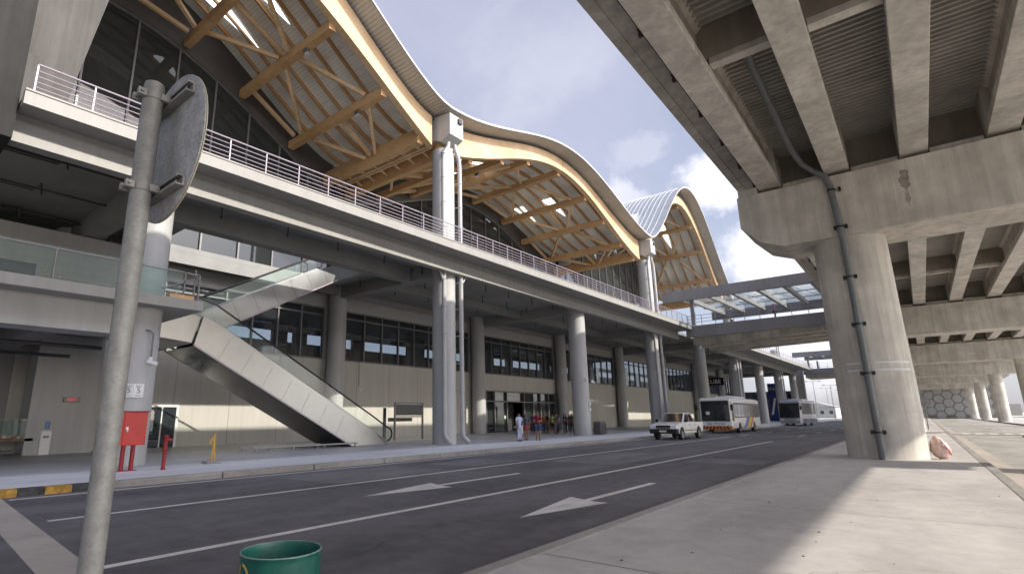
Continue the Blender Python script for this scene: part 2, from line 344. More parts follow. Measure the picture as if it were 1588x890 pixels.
# ------------------------------------------------------------------ light, sky
AZ, EL = R(12), math.atan(.64*math.cos(R(12)))
SUN = Vector((math.cos(AZ)*math.cos(EL), math.sin(AZ)*math.cos(EL), math.sin(EL)))
def world():
    w = bpy.data.worlds.new('World'); S.world = w; w.use_nodes = True
    nt = w.node_tree; L = nt.links.new; bg = nt.nodes['Background']
    sky = N(nt, 'ShaderNodeTexSky', sky_type='NISHITA'); sky.sun_disc = False
    sky.sun_elevation = EL; sky.sun_rotation = PI/2 - AZ
    sky.air_density = 1.; sky.dust_density = 1.6; sky.ozone_density = 1.2
    tc = N(nt, 'ShaderNodeTexCoord')
    sp = N(nt, 'ShaderNodeSeparateXYZ'); L(tc.outputs['Generated'], sp.inputs[0])
    # cloud plane coordinates: direction / (height + small)
    ad = N(nt, 'ShaderNodeMath', operation='ADD'); ad.inputs[1].default_value = .16; L(sp.outputs[2], ad.inputs[0])
    mxz = N(nt, 'ShaderNodeMath', operation='MAXIMUM'); mxz.inputs[1].default_value = .05; L(ad.outputs[0], mxz.inputs[0])
    dx = N(nt, 'ShaderNodeMath', operation='DIVIDE'); L(sp.outputs[0], dx.inputs[0]); L(mxz.outputs[0], dx.inputs[1])
    dy = N(nt, 'ShaderNodeMath', operation='DIVIDE'); L(sp.outputs[1], dy.inputs[0]); L(mxz.outputs[0], dy.inputs[1])
    cb = N(nt, 'ShaderNodeCombineXYZ'); L(dx.outputs[0], cb.inputs[0]); L(dy.outputs[0], cb.inputs[1])
    n = N(nt, 'ShaderNodeTexNoise', Scale=1.55, Detail=9., Roughness=.56, Distortion=.25)
    mp = N(nt, 'ShaderNodeMapping'); mp.inputs['Location'].default_value = (CLX, CLY, 3.1); L(cb.outputs[0], mp.inputs[0]); L(mp.outputs[0], n.inputs['Vector'])
    cr = N(nt, 'ShaderNodeMapRange'); cr.interpolation_type = 'SMOOTHSTEP'
    cr.inputs[1].default_value = .53; cr.inputs[2].default_value = .70; cr.inputs[3].default_value = 0.; cr.inputs[4].default_value = .30
    L(n.outputs[0], cr.inputs[0])
    # more cloud low down, thin veil above
    lo = N(nt, 'ShaderNodeMapRange'); lo.inputs[1].default_value = .62; lo.inputs[2].default_value = .30; lo.inputs[3].default_value = .35; lo.inputs[4].default_value = 1.
    L(sp.outputs[2], lo.inputs[0])
    cf = N(nt, 'ShaderNodeMath', operation='MULTIPLY'); L(cr.outputs[0], cf.inputs[0]); L(lo.outputs[0], cf.inputs[1])
    # cumulus banks in a few directions of the sky
    acc = cf.outputs[0]
    nb = N(nt, 'ShaderNodeTexNoise', Scale=9., Detail=9., Roughness=.6); L(tc.outputs['Generated'], nb.inputs['Vector'])
    for d, r0, r1, amt in CUM:
        # flat-based ellipse: height counts double
        sb = N(nt, 'ShaderNodeVectorMath', operation='SUBTRACT'); L(tc.outputs['Generated'], sb.inputs[0]); sb.inputs[1].default_value = d
        ml = N(nt, 'ShaderNodeVectorMath', operation='MULTIPLY'); L(sb.outputs[0], ml.inputs[0]); ml.inputs[1].default_value = (1, 1, 1.7)
        ln = N(nt, 'ShaderNodeVectorMath', operation='LENGTH'); L(ml.outputs[0], ln.inputs[0])
        nn = N(nt, 'ShaderNodeMath', operation='MULTIPLY_ADD'); L(nb.outputs[0], nn.inputs[0]); nn.inputs[1].default_value = -r1*1.6; nn.inputs[2].default_value = r1*.8
        sm = N(nt, 'ShaderNodeMath', operation='ADD'); L(ln.outputs['Value'], sm.inputs[0]); L(nn.outputs[0], sm.inputs[1])
        mr = N(nt, 'ShaderNodeMapRange'); mr.interpolation_type = 'SMOOTHSTEP'; L(sm.outputs[0], mr.inputs[0])
        mr.inputs[1].default_value = r0*1.35; mr.inputs[2].default_value = r0*.55; mr.inputs[3].default_value = 0; mr.inputs[4].default_value = amt
        mm = N(nt, 'ShaderNodeMath', operation='MAXIMUM'); L(acc, mm.inputs[0]); L(mr.outputs[0], mm.inputs[1]); acc = mm.outputs[0]
    # broad thin veil
    n2 = N(nt, 'ShaderNodeTexNoise', Scale=.8, Detail=6., Roughness=.6); mp2 = N(nt, 'ShaderNodeMapping'); mp2.inputs['Scale'].default_value = (1.6, .5, 1); L(cb.outputs[0], mp2.inputs[0]); L(mp2.outputs[0], n2.inputs['Vector'])
    vr = N(nt, 'ShaderNodeMapRange'); vr.inputs[1].default_value = .35; vr.inputs[2].default_value = .75; vr.inputs[3].default_value = .42; vr.inputs[4].default_value = .80; L(n2.outputs[0], vr.inputs[0])
    veil = N(nt, 'ShaderNodeMix', data_type='RGBA'); L(vr.outputs[0], veil.inputs[0]); L(sky.outputs[0], veil.inputs[6]); veil.inputs[7].default_value = VEIL
    # cloud body: lit tops, grey bases
    n3 = N(nt, 'ShaderNodeTexNoise', Scale=3.2, Detail=6., Roughness=.6); L(mp.outputs[0], n3.inputs['Vector'])
    cc = N(nt, 'ShaderNodeMix', data_type='RGBA'); L(n3.outputs[0], cc.inputs[0]); cc.inputs[6].default_value = CL0; cc.inputs[7].default_value = CL1
    mx = N(nt, 'ShaderNodeMix', data_type='RGBA'); L(acc, mx.inputs[0]); L(veil.outputs[2], mx.inputs[6]); L(cc.outputs[2], mx.inputs[7])
    # extra brightness added on the sun's side of the sky to lift shade
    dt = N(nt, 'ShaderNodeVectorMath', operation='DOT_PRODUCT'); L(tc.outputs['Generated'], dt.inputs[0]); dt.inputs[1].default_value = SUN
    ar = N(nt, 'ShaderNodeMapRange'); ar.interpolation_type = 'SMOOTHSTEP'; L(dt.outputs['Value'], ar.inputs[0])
    ar.inputs[1].default_value = .25; ar.inputs[2].default_value = 1.; ar.inputs[3].default_value = 1.; ar.inputs[4].default_value = 1. + SUNSIDE_LIFT
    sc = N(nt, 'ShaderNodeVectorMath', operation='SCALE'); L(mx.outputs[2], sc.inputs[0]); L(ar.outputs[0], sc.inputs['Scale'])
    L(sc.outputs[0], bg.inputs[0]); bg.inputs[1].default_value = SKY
    l = bpy.data.lights.new('sun', 'SUN'); l.energy = SUNE; l.angle = R(.55); l.color = (1., .93, .82)
    o = bpy.data.objects.new('sun', l); COL.objects.link(o)
    o.rotation_euler = (-SUN).to_track_quat('-Z', 'Y').to_euler(); o.location = (30, 10, 60)
    S.view_settings.view_transform = 'Standard'; S.view_settings.look = 'None'; S.view_settings.exposure = EXPO; S.view_settings.gamma = 1
SKY, SUNE, EXPO = .077, 2.5, 1.12
SUNSIDE_LIFT = 2.0
CLX, CLY = 0., 0.
CUM = [((-.20,.90,.375),.075,.16,.85), ((-.15,.955,.245),.09,.17,.8), ((-.35,.86,.36),.055,.16,.4), ((-.29,.85,.44),.045,.14,.14), ((-.09,.98,.10),.12,.1,.6)]
VEIL = (4.4, 4.45, 5.45, 1); CL0 = (6.2, 6.1, 6.9, 1); CL1 = (10., 9.8, 9.9, 1)
world()
S.render.engine = 'CYCLES'
S.cycles.max_bounces = 7; S.cycles.transparent_max_bounces = 12; S.cycles.use_denoising = True
S.cycles.caustics_reflective = False; S.cycles.caustics_refractive = False; S.cycles.sample_clamp_indirect = 6
# ------------------------------------------------------------------ ground, roads, pavements
def setting():
    struct(MB().add([(-900,-300,-.06),(900,-300,-.06),(900,2500,-.06),(-900,2500,-.06)],[(0,1,2,3)]).build('ground','terr'))
    struct(MB().add([(-14.9,-60,0),(-3.5,-60,0),(-3.5,420,0),(-14.9,420,0)],[(0,1,2,3)]).build('road','asph'))
    struct(MB().add([(1.3,-60,0),(9.2,-60,0),(9.2,420,0),(1.3,420,0)],[(0,1,2,3)]).build('road','asph2'))
    struct(MB().box(-36,-18.55,-40,150,-.05,.15).build('pavement','plat'))
    struct(MB().box(-18.55,-15.2,-40,150,-.05,.149).build('pavement','platf'))
    struct(MB().box(-3.36,1.05,-40,330,-.05,.15).build('pavement','pave'))
    struct(MB().box(9.2,18,-40,330,-.05,.16).build('pavement','pave'))
    # kerbs in lengths with open joints
    k = MB(); y = 4.65
    while y < 150: k.box(-15.2,-14.9,y,y+2.97,-.05,.158); y += 3.
    struct(k.build('kerb','kerb',bevel=.025))
    k = MB(); y = -20
    while y < 200: k.box(-3.56,-3.36,y,y+2.98,-.05,.157); y += 3.
    struct(k.build('kerb','kerb',bevel=.02))
    k = MB(); y = -10
    while y < 200: k.box(1.05,1.27,y,y+2.98,-.05,.157); y += 3.
    struct(k.build('kerb','kerb',bevel=.02))
    struct(MB().add([(1.271,-10,.02),(1.75,-10,.006),(1.75,200,.006),(1.271,200,.02)],[(0,1,2,3)]).build('gutter','strip'))
    k = MB(); y = -20
    while y < 200: k.box(9.0,9.2,y,y+2.98,-.05,.168); y += 3.
    struct(k.build('kerb','kerb',bevel=.02))
    # black and yellow kerb by the crossing strip
    kb = MB(); ky = MB()
    for i in range(7):
        (ky if i % 2 else kb).box(-15.2,-14.9,1.1+i*.5,1.1+i*.5+.5,-.05,.158)
    struct(kb.build('black_painted_kerb', surf('worn black kerb paint',(.05,.05,.05),.8,var=.6,scale=7.,bump=.3)))
    struct(ky.build('yellow_painted_kerb', surf('worn yellow kerb paint',(.42,.24,.05),.8,var=.45,scale=7.,bump=.3)))
    # pale concrete strip across the carriageway
    struct(MB().prism([(-14.9,2.36),(-7.1,1.80),(-5.0,1.64),(-3.56,1.55),(-3.56,2.08),(-5.0,2.17),(-7.0,2.27),(-14.9,2.84)],'z',-.04,.004).build('drain_strip','strip'))
    # markings
    def line(x, w, y0, y1, z=.005): return MB().add([(x-w/2,y0,z),(x+w/2,y0,z),(x+w/2,y1,z),(x-w/2,y1,z)],[(0,1,2,3)])
    struct(line(-11.0,.14,2.75,44).build('lane_line','paint'))
    struct(line(-7.15,.15,2.32,38).build('lane_line','paint'))
    struct(line(-14.45,.13,2.9,60).build('edge_line','paint'))
    d = MB()
    for i in range(9):
        for x in (-11.0,-7.15):
            y0 = 47 + i*9; d.add([(x-.07,y0,.005),(x+.07,y0,.005),(x+.07,y0+3,.005),(x-.07,y0+3,.005)],[(0,1,2,3)])
    struct(d.build('dashed_lane_line','paint'))
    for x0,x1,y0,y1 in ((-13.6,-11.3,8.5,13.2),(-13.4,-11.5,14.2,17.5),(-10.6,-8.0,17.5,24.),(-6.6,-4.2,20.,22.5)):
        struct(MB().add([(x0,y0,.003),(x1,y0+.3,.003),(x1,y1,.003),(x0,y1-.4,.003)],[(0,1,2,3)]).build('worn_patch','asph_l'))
    # cracks, sealed joints and a drain grate on the carriageway and the median
    rn = random.Random(8); c = MB()
    def crack(x, y, n, s, dx, dy, w):
        pts = [(x,y)]
        for i in range(n): pts.append((pts[-1][0]+dx*s+rn.uniform(-.6,.6)*s, pts[-1][1]+dy*s+rn.uniform(-.6,.6)*s))
        for (ax,ay),(bx,by) in zip(pts,pts[1:]):
            d = Vector((bx-ax,by-ay,0)).normalized(); e = Vector((-d.y,d.x,0))*w*rn.uniform(.4,1)
            c.add([(ax-e.x,ay-e.y,Z0),(ax+e.x,ay+e.y,Z0),(bx+e.x,by+e.y,Z0),(bx-e.x,by-e.y,Z0)],[(0,1,2,3)])
    Z0 = .0035
    for x,y,dx,dy in ((-5.4,3.2,.1,1.),(-9.6,5.5,.9,.4),(-12.4,6.,.2,1.),(-6.2,14.,-.6,.7),(-8.5,26.,.1,1.)): crack(x,y,22,.22,dx,dy,.006)
    struct(c.build('road_crack',surf('crack dirt',(.03,.028,.028),.9)))
    c = MB(); Z0 = .1535
    for y in (5.4,10.3,15.2,20.2):
        c.add([(-3.35,y,Z0),(1.04,y+.05,Z0),(1.04,y+.062,Z0),(-3.35,y+.012,Z0)],[(0,1,2,3)])
    for x,y,dx,dy in ((-2.2,5.5,.6,.7),(-.4,10.4,.9,.3),(-2.9,12.,.3,.9)): crack(x,y,18,.16,dx,dy,.003)
    struct(c.build('pavement_joint',surf('joint dirt',(.13,.12,.11),.9,var=.4,scale=5.)))
    for x in (-5.2,-9.05):
        a = MB().add([(x,7.7,.006),(x+.46,10.0,.006),(x+.08,10.0,.006),(x+.08,13.5,.006),(x-.08,13.5,.006),(x-.08,10.1,.006),(x-.46,10.25,.006)],[(0,1,2,6),(2,3,4,5),(2,5,6)])
        struct(a.build('arrow_marking','paint'))
    z = MB()
    for i in range(9): z.add([(2.0+i*.8,57,.006),(2.45+i*.8,57,.006),(2.45+i*.8,60.5,.006),(2.0+i*.8,60.5,.006)],[(0,1,2,3)])
    for i in range(8):
        z.add([(5.0,66+i*9,.006),(5.14,66+i*9,.006),(5.14,69+i*9,.006),(5.0,69+i*9,.006)],[(0,1,2,3)])
    struct(z.build('crossing_marking','paint'))
    struct(MB().prism([(44.6,0.003),(45.0,.06),(45.4,.003)],'x',1.8,8.9).build('road_hump','asph2'))
    struct(MB().box(-60,40,420,424,-.05,6).build('hill','terr'))
setting()

# ------------------------------------------------------------------ overpass
GX = [-3.2 + 2.15*i for i in range(9)]          # girder centres
BENT = [23.85 + 34*k for k in range(-1, 7)]
def overpass():
    t = thing('road_overpass','raw concrete elevated road on round piers carried across the top right','overpass',(4.3,60,0))
    ZS, ZD = 10.15, 11.78
    for x in GX:
        for k in range(len(BENT)-1):
            y0, y1 = BENT[k]+.04, BENT[k+1]-.04
            g = MB()
            # I section with wide soffit flange; solid block at each end
            pr = [(x-.37,ZS),(x+.37,ZS),(x+.37,ZS+.28),(x+.14,ZS+.46),(x+.14,ZD-.3),(x+.3,ZD-.16),(x+.3,ZD),(x-.3,ZD),(x-.3,ZD-.16),(x-.14,ZD-.3),(x-.14,ZS+.46),(x-.37,ZS+.28)]
            g.prism(pr,'y',y0+1.5,y1-1.5)
            for a, b in ((y0,y0+1.5),(y1-1.5,y1)): g.box(x-.37,x+.37,a,b,ZS,ZD)
            g.build('girder','conc',t,bevel=.02)
    # diaphragms between girders
    for k in range(len(BENT)-1):
        ys = [BENT[k]+11.4, BENT[k]+22.6] if k else [BENT[0]+12.5, BENT[0]+24.0]
        for yy in ys:
            for i in range(8):
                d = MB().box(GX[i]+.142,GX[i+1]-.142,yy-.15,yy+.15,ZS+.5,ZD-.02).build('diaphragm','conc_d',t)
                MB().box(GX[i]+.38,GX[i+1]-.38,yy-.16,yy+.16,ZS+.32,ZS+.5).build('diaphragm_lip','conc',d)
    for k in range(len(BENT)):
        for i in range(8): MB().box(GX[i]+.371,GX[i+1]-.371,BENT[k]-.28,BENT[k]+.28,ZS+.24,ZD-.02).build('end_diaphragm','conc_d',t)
    # steel deck form between girders: corrugations across the road
    for i in range(8):
        m = MB(); vs = []; fs = []
        x0, x1 = GX[i]+.15, GX[i+1]-.15; y = BENT[0]
        ys = []
        while y < BENT[3]:
            ys += [(y,0),(y+.09,0),(y+.12,-.11),(y+.21,-.11)]; y += .24
        ys += [(BENT[3],0),(BENT[-1],0)]
        for yy, dz in ys: vs += [(x0,yy,ZD-.10+dz),(x1,yy,ZD-.10+dz)]
        for j in range(len(ys)-1): fs.append((2*j,2*j+1,2*j+3,2*j+2))
        m.add(vs,fs).build('deck_form','form',t)
    a, b = BENT[0], BENT[-1]
    # deck slab with thin cantilever edge, barriers on top
    pr = [(-4.9,11.60),(-3.5,ZD+.001),(14.3,ZD+.001),(15.2,11.66),(15.2,12.02),(-4.9,12.02)]
    MB().prism(pr,'y',a,b).build('deck_slab','conc',t)
    for x0, x1 in ((-4.93,-4.62),(14.92,15.23)):
        s = MB(); s.prism([(x0,11.585),(x1,11.6) if x0 < 0 else (x1,11.585),(x1,12.1),(x1-.06,12.85),(x0+.06,12.85),(x0,12.1)],'y',a-.1,b+.1); s.build('barrier','conc',t)
    # dark conduit and its brackets under the left edge
    m = MB().bar((-4.06,a,11.55),(-4.06,b,11.55),.16,.13); c = m.build('conduit','brownpipe',t)
    y = a + 2.; br = MB()
    while y < b: br.bar((-4.22,y,11.62),(-4.0,y,11.42),.07,.05); br.box(-4.2,-4.1,y-.04,y+.04,11.36,11.62); y += 2.6
    br.build('bracket','brownpipe',c)
    # bents
    for k, y in enumerate(BENT):
        m = MB()
        y0, y1 = y-1.2, y+1.2
        # cap beam; underside chamfered towards the cantilever tips
        P = [(-4.35,10.0),(-4.35,8.72),(-3.75,8.02),(-3.0,7.72),(12.6,7.72),(14.6,9.0),(14.6,10.0)]
        m.prism(P,'y',y0,y1)
        cap = m.build('pier_cap','conc',t,bevel=.03)
        p = MB()
        p.box(-4.3,GX[0]-.41,y0+.06,y1-.06,9.95,10.3)
        for i in range(8): p.box(GX[i]+.41,GX[i+1]-.41,y0+.35,y1-.35,9.95,10.28)
        p.build('seat_block','conc',cap,bevel=.02)
        if k == 1:
            for sx,s0,s1,sw in ((.72,9.6,8.3,.13),):
                vs = []; n = 14; fs = []
                for i in range(n+1):
                    u = i/n; z = s0 + (s1-s0)*u; h = sw*(math.sin(PI*min(1,u*1.6+.12))**.6 if u < .55 else .75-.5*u) * (1+.25*math.sin(i*2.3))
                    vs += [(sx-h+.03*math.sin(i),y0-.003,z),(sx+h+.03*math.sin(i*1.3),y0-.003,z)]
                MB().add(vs,[(2*i,2*i+1,2*i+3,2*i+2) for i in range(n)]).build('water_stain',surf('damp stain',(.36,.33,.28),.8,var=.35,scale=5.,streak=.35),cap)
        for cx in (-1.13, 9.85):
            rr = 1.09 if cx < 0 else .82; q = MB().cyl(cx,y,.1,7.75,rr,40); pier = q.build('pier','conc',t,smooth=True)
            j = MB()
            for zz in (1.62,): j.lathe([(rr+.003,zz-.012),(rr+.01,zz),(rr+.003,zz+.012)],(cx,y,0),n=40)
            j.build('formwork_joint','conc',pier,smooth=True)
            if k == 1 and cx < 0:
                w = MB()
                for zz in (2.98,3.22):
                    vs = []; fs = []
                    for i in range(25):
                        an = R(-125 + 105*i/24)
                        for h in (0,.055): vs.append((cx+1.096*math.cos(an),y+1.096*math.sin(an),zz+h))
                    for i in range(24):
                        if i in (9,): continue
                        fs.append((2*i,2*i+2,2*i+3,2*i+1))
                    w.add(vs,fs)
                w.build('white_band','white',pier)
    # drain pipe on the near pier: along the girder bay, over the cap, down the pier
    pts = [(-2.05,13.9,11.72),(-2.05,14.1,11.15),(-2.1,15.0,10.85),(-2.1,20.6,10.62),(-2.0,22.0,10.5),(-1.72,22.47,10.3),(-1.4,22.5,9.95),(-1.3,22.5,9.55),(-1.2,22.5,7.7),(-1.2,22.62,7.2),(-1.2,22.62,.15)]
    pts2 = []
    for i in range(len(pts)-1):
        for s in (0,.5): pts2.append(Vector(pts[i]).lerp(Vector(pts[i+1]), s))
    pts2.append(Vector(pts[-1]))
    dp = MB().tube(pts2,.105,14).build('drain_pipe','pvc',t,smooth=True)
    c = MB()
    for zz in (9.4,8.0,6.2,4.55,2.9,1.0):
        yy = 22.5 if zz > 7.5 else 22.62
        c.lathe([(.108,zz-.03),(.128,zz-.025),(.128,zz+.025),(.108,zz+.03)],(-1.2 if zz<9 else -1.28,yy,0),n=14)
        for s in (-1,1): c.box(-1.2+s*.12,-1.2+s*.2,yy-.03,yy+.2,zz-.06,zz+.06)
    c.build('pipe_clamp','blackgl',dp)
    # unseen canopy added on the deck to cast shade on columns and wall
    cn = MB(); cn.prism([(-4.9,17.02),(-4.9,17.22),(6.5,17.75),(6.5,17.45)],'y',a+6,b-8); cn = cn.build('shade_canopy','grey',t)
    for y in range(int(a)+10, int(b)-10, 12):
        MB().cyl(0.5,y,12.02,17.28,.16,14).build('canopy_post','grey',cn,smooth=True)
overpass()

# ------------------------------------------------------------------ terminal
COLY = [6.85, 22.6] + [38.6 + 15.95*i for i in range(7)]
WALLX = -30.2
YEND = 134.
VAL = [-10 + 32*k for k in range(5)]
AMP = [(7.6,6.8),(3.3,4.4),(10.5,11.05),(6.,7.)]
def roof_z(y):
    k = min(max(int((y + 10)//32), 0), 3); d = max(0., min(1., (y - VAL[k])/32))
    c = .5 - .5*math.cos(2*PI*d); s = (math.hypot(math.sin(PI*d), .15) - .15)/.861
    m = .2 if k == 1 else .5
    return 19.8 + AMP[k][0]*((1-m)*c + m*s)
def glu_z(y):
    k = min(max(int((y + 10)//32), 0), 3); u = 1 - abs(y - VAL[k] - 16)/16; u = max(0, min(1, u)); m = (.8,.35,.7,.5)[k]
    return 17.35 + AMP[k][1]*(m*math.sin(PI*u/2) + (1-m)*(.5-.5*math.cos(PI*u)))
def uofy(y):
    k = min(max(int((y + 10)//32), 0), 3); return max(0, min(1, 1 - abs(y - VAL[k] - 16)/16))
def glu_top(y): return min(glu_z(y) + (2.0 if y < 22 else 1.15) + 1.1*(1-uofy(y))**2, roof_z(y) - .33)
BX = lambda y: -17.95 + .014*(y-9)              # balcony front edge

T = thing('airport_terminal','long grey terminal with wavy timber arched roof, balcony and dark window bands','building',(-30,60,0))
def lower():
    # facade wall below and above the window band
    MB().box(WALLX-.3,WALLX,-25,38.4,.15,5.42).build('lower_wall','wall',T)
    MB().box(WALLX-.3,WALLX,52.6,YEND,.15,5.42).build('lower_wall','wall',T)
    MB().box(WALLX-.3,WALLX,38.4,52.6,3.95,5.42).build('lower_wall','wall',T)
    MB().box(WALLX-.3,WALLX,-25,YEND,9.0,10.9).build('upper_wall','wall2',T)
    MB().box(WALLX-.02,WALLX+.12,-25,YEND,9.9,10.4).build('ledge','cream',T)
    # interior dark box behind the glazing
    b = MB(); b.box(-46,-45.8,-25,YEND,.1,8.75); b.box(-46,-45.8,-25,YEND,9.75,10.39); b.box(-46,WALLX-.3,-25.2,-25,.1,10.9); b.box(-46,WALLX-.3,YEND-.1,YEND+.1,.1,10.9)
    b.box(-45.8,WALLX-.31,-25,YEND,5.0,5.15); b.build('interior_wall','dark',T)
    m = MB()
    for i in range(16): m.box(-45.78,-45.4,-21+i*9.6,-19.4+i*9.6,5.2,10.38)
    for i in range(10): m.box(-42,-41.4,-16+i*14.3,-14.8+i*14.3,5.2,10.38)
    m.build('interior_partition','greyd',T)
    wc = [6.6, 22.4, 38.1, 53., 68.6, 84.6, 100.6, 116.6, 132.]
    for y in wc:
        MB().cyl(-29.55,y,.15,10.4,.6,28).build('wall_column','grey',T,smooth=True)
    edges = [-10.] + wc
    for i in range(len(edges)-1):
        y0, y1 = edges[i]+.66, edges[i+1]-.66
        w = MB().add([(WALLX-.12,y0,5.42),(WALLX-.12,y1,5.42),(WALLX-.12,y1,9.0),(WALLX-.12,y0,9.0)],[(0,1,2,3)]).build('window','glz_dark',T)
        f = MB(); n = max(2, round((y1-y0-.6)/1.68)); st = (y1-y0-.6)/n
        for q in [y0, y0+.6] + [y0+.6+st*(j+1) for j in range(n)]:
            f.box(WALLX-.16,WALLX+.03,q-.045,q+.045,5.42,9.0)
        for zz in (5.47, 8.45, 8.95): f.box(WALLX-.15,WALLX+.02,y0,y1,zz-.045,zz+.045)
        f.build('window_frame','mull',w)
    # spandrel between windows (behind the wall columns)
    MB().box(WALLX-.3,WALLX,-25,edges[0]+.62,5.42,9.0).build('spandrel','wall2',T)
    for y in wc: MB().box(WALLX-.3,WALLX,y-.62,y+.62,5.42,9.0).build('spandrel','wall2',T)
    # entrance glazing with the open portal
    e = MB().add([(WALLX-.15,38.75,.15),(WALLX-.15,43.3,.15),(WALLX-.15,43.3,3.9),(WALLX-.15,38.75,3.9)],[(0,1,2,3)])
    e.add([(WALLX-.15,46.3,.15),(WALLX-.15,52.35,.15),(WALLX-.15,52.35,3.9),(WALLX-.15,46.3,3.9)],[(0,1,2,3)])
    e.add([(WALLX-.15,43.3,2.95),(WALLX-.15,46.3,2.95),(WALLX-.15,46.3,3.9),(WALLX-.15,43.3,3.9)],[(0,1,2,3)])
    e = e.build('entrance_glazing','glz',T)
    f = MB()
    for y in (38.7,40.0,41.3,43.3,46.3,48.0,49.4,51.0,52.4): f.box(WALLX-.2,WALLX+.05,y-.06,y+.06,.15,3.95)
    f.box(WALLX-.19,WALLX+.04,38.7,52.4,3.85,3.95); f.box(WALLX-.19,WALLX+.04,38.7,52.4,2.9,3.02)
    f.build('entrance_frame','mull',e)
    MB().box(WALLX-.14,WALLX-.12,43.0,43.25,1.35,1.65).build('door_notice', surf('green notice',(.55,.75,.6),.5),e)
    MB().box(-31.6,-31.5,43.3,46.3,.15,2.95).build('portal_dark_back','dark',e)  # dark sheet standing in for the shade inside the open doorway
    # return wall and lit corner pier at the far end
    MB().box(-30.,-19.6,YEND+1.8,YEND+2.2,.15,6.4).build('end_wall',surf('blue grey end wall',(.07,.08,.12),.5,var=.15,scale=.4),T)
    for i in range(5): MB().box(-29.4+i*2.,-27.8+i*2.,YEND+1.74,YEND+1.8,3.6,5.8).build('end_window','glz_dark',T)
    MB().box(-19.6,-18.2,YEND+1.5,YEND+3.,.15,11.5).build('end_pier','cream',T)
    # small glass door in the lit wall
    d = MB().box(WALLX+.01,WALLX+.05,11.15,12.55,.15,2.2).build('glass_door','glz_dark',T)
    f = MB(); f.box(WALLX,WALLX+.1,11.02,11.14,.15,2.3); f.box(WALLX,WALLX+.1,12.56,12.68,.15,2.3); f.box(WALLX,WALLX+.1,11.14,12.56,2.2,2.3); f.box(WALLX,WALLX+.08,11.82,11.88,.15,2.2)
    f.build('door_frame','white',d)
    MB().box(WALLX+.002,WALLX+.009,11.14,12.56,.15,2.2).build('door_backing','dark',d)
    # front columns with downpipes
    for i, y in enumerate(COLY):
        piped = i % 2 == 1
        r = .6 if i == 0 else .66
        c = MB().cyl(-19.95,y,.15,10.3,r,36).build('column','grey',T,smooth=True)
        MB().lathe([(r+.002,9.25),(r+.03,9.27),(r+.03,9.36),(r+.002,9.38)],(-19.95,y,0),n=36).build('column_ring','grey',c,smooth=True)
        if piped:
            MB().cyl(-19.95,y,10.8,17.4 if y < 90 else 13.5,r,36).build('upper_shaft','grey',c,smooth=True)
            for dy in (-.72,.68):
                x = -19.3 if dy < 0 else -19.22
                p = [(x,y+dy*.35,17.75),(x,y+dy*.4,17.45),(x,y+dy*.9,16.9),(x,y+dy,16.4),(x,y+dy,.75),(x+.05,y+dy+.05,.5),(x+.3,y+dy+.2,.22)]
                pp = []
                for a in range(len(p)-1): pp += [Vector(p[a]), Vector(p[a]).lerp(Vector(p[a+1]),.5)]
                pp.append(Vector(p[-1]))
                dpz = MB().tube(pp,.125,14).build('downpipe','pipe',c,smooth=True)
                for zz in [1.4+1.55*q for q in range(11)]:
                    if 9.5 < zz < 11: continue
                    k = MB()
                    k.lathe([(.127,zz-.04),(.15,zz-.03),(.15,zz+.03),(.127,zz+.04)],(x,y+dy,0),n=14)
                    k.bar((x,y+dy,zz),(-19.9,y+dy*.5,zz),.05,.05)
                    k.build('pipe_bracket','pipe',c)
                b = MB(); sgn = -1 if dy < 0 else 1
                b.tube([(x,y+dy,9.0),(x+.02,y+dy+sgn*.22,9.3),(x+.02,y+dy+sgn*.34,9.5),(x+.02,y+dy+sgn*.34,9.95)],.07,10)
                b.build('branch_pipe','pipe',c,smooth=True)
            MB().prism([(-20.35,19.6),(-20.35,18.15),(-19.55,17.75),(-18.85,18.05),(-18.85,19.45)],'y',y-.62,y+.62).build('rain_hopper', 'grey', c, bevel=.01)
            h = MB(); h.box(-18.85,-18.72,y+.1,y+.42,19.0,19.3); h.build('overflow_spout','mulld',c)
    # balcony: slab, parapet kerb, edge beam and ceilings
    def slab(y0, y1, name='balcony'):
        m = MB(); n = 10; secs = []
        for i in range(n+1):
            y = y0 + (y1-y0)*i/n; x = BX(y)
            secs.append([(x,y,10.38),(x,y,10.80),(x-.28,y,10.80),(x-.28,y,10.66),(-19.5,y,10.66),(-19.5,y,10.40)])
        m.ribbon(secs); bl = m.build('balcony_slab','cream',T)
        m = MB(); secs = []
        for i in range(n+1):
            y = y0 + (y1-y0)*i/n; x = BX(y); secs.append([(x+.03,y,10.803),(x+.03,y,10.86),(x-.30,y,10.86),(x-.30,y,10.803)])
        m.ribbon(secs).build('parapet_coping','cream',bl)
        MB().box(-19.35,-18.9,y0,y1,9.53,10.39).build('edge_beam','cream',T)
        return bl
    slab(2.4,60.0); slab(74.5,YEND)
    # floor plates (ceiling of the covered kerbside), split round the escalator opening
    f = MB()
    f.box(-30.2,-19.36,-25,9.2,10.35,10.64); f.box(-30.2,-19.36,19.2,YEND,10.35,10.64)
    f.box(-22.2,-19.36,9.2,19.2,10.35,10.64); f.box(-30.2,-28.9,9.2,19.2,10.35,10.64)
    f.build('ceiling_slab','ceil',T)
    for y in COLY + [-8.6]: MB().box(-30.0,-19.36,y-.42,y+.42,9.55,10.36).build('ceiling_beam','ceil',T)
    b = MB(); b.box(-22.6,-22.0,8.,21.9,9.45,10.345); b.box(-29.2,-28.9,8,21.9,9.7,10.345); b.box(-28.9,-22.6,8.6,9.15,9.6,10.345); b.box(-28.9,-22.6,19.2,19.7,9.6,10.345)
    b.box(-25.4,-24.9,23.,YEND,9.75,10.345); b.build('opening_beam','ceil',T)
    # sprinkler drops and pipes under the ceiling
    rn = random.Random(3)
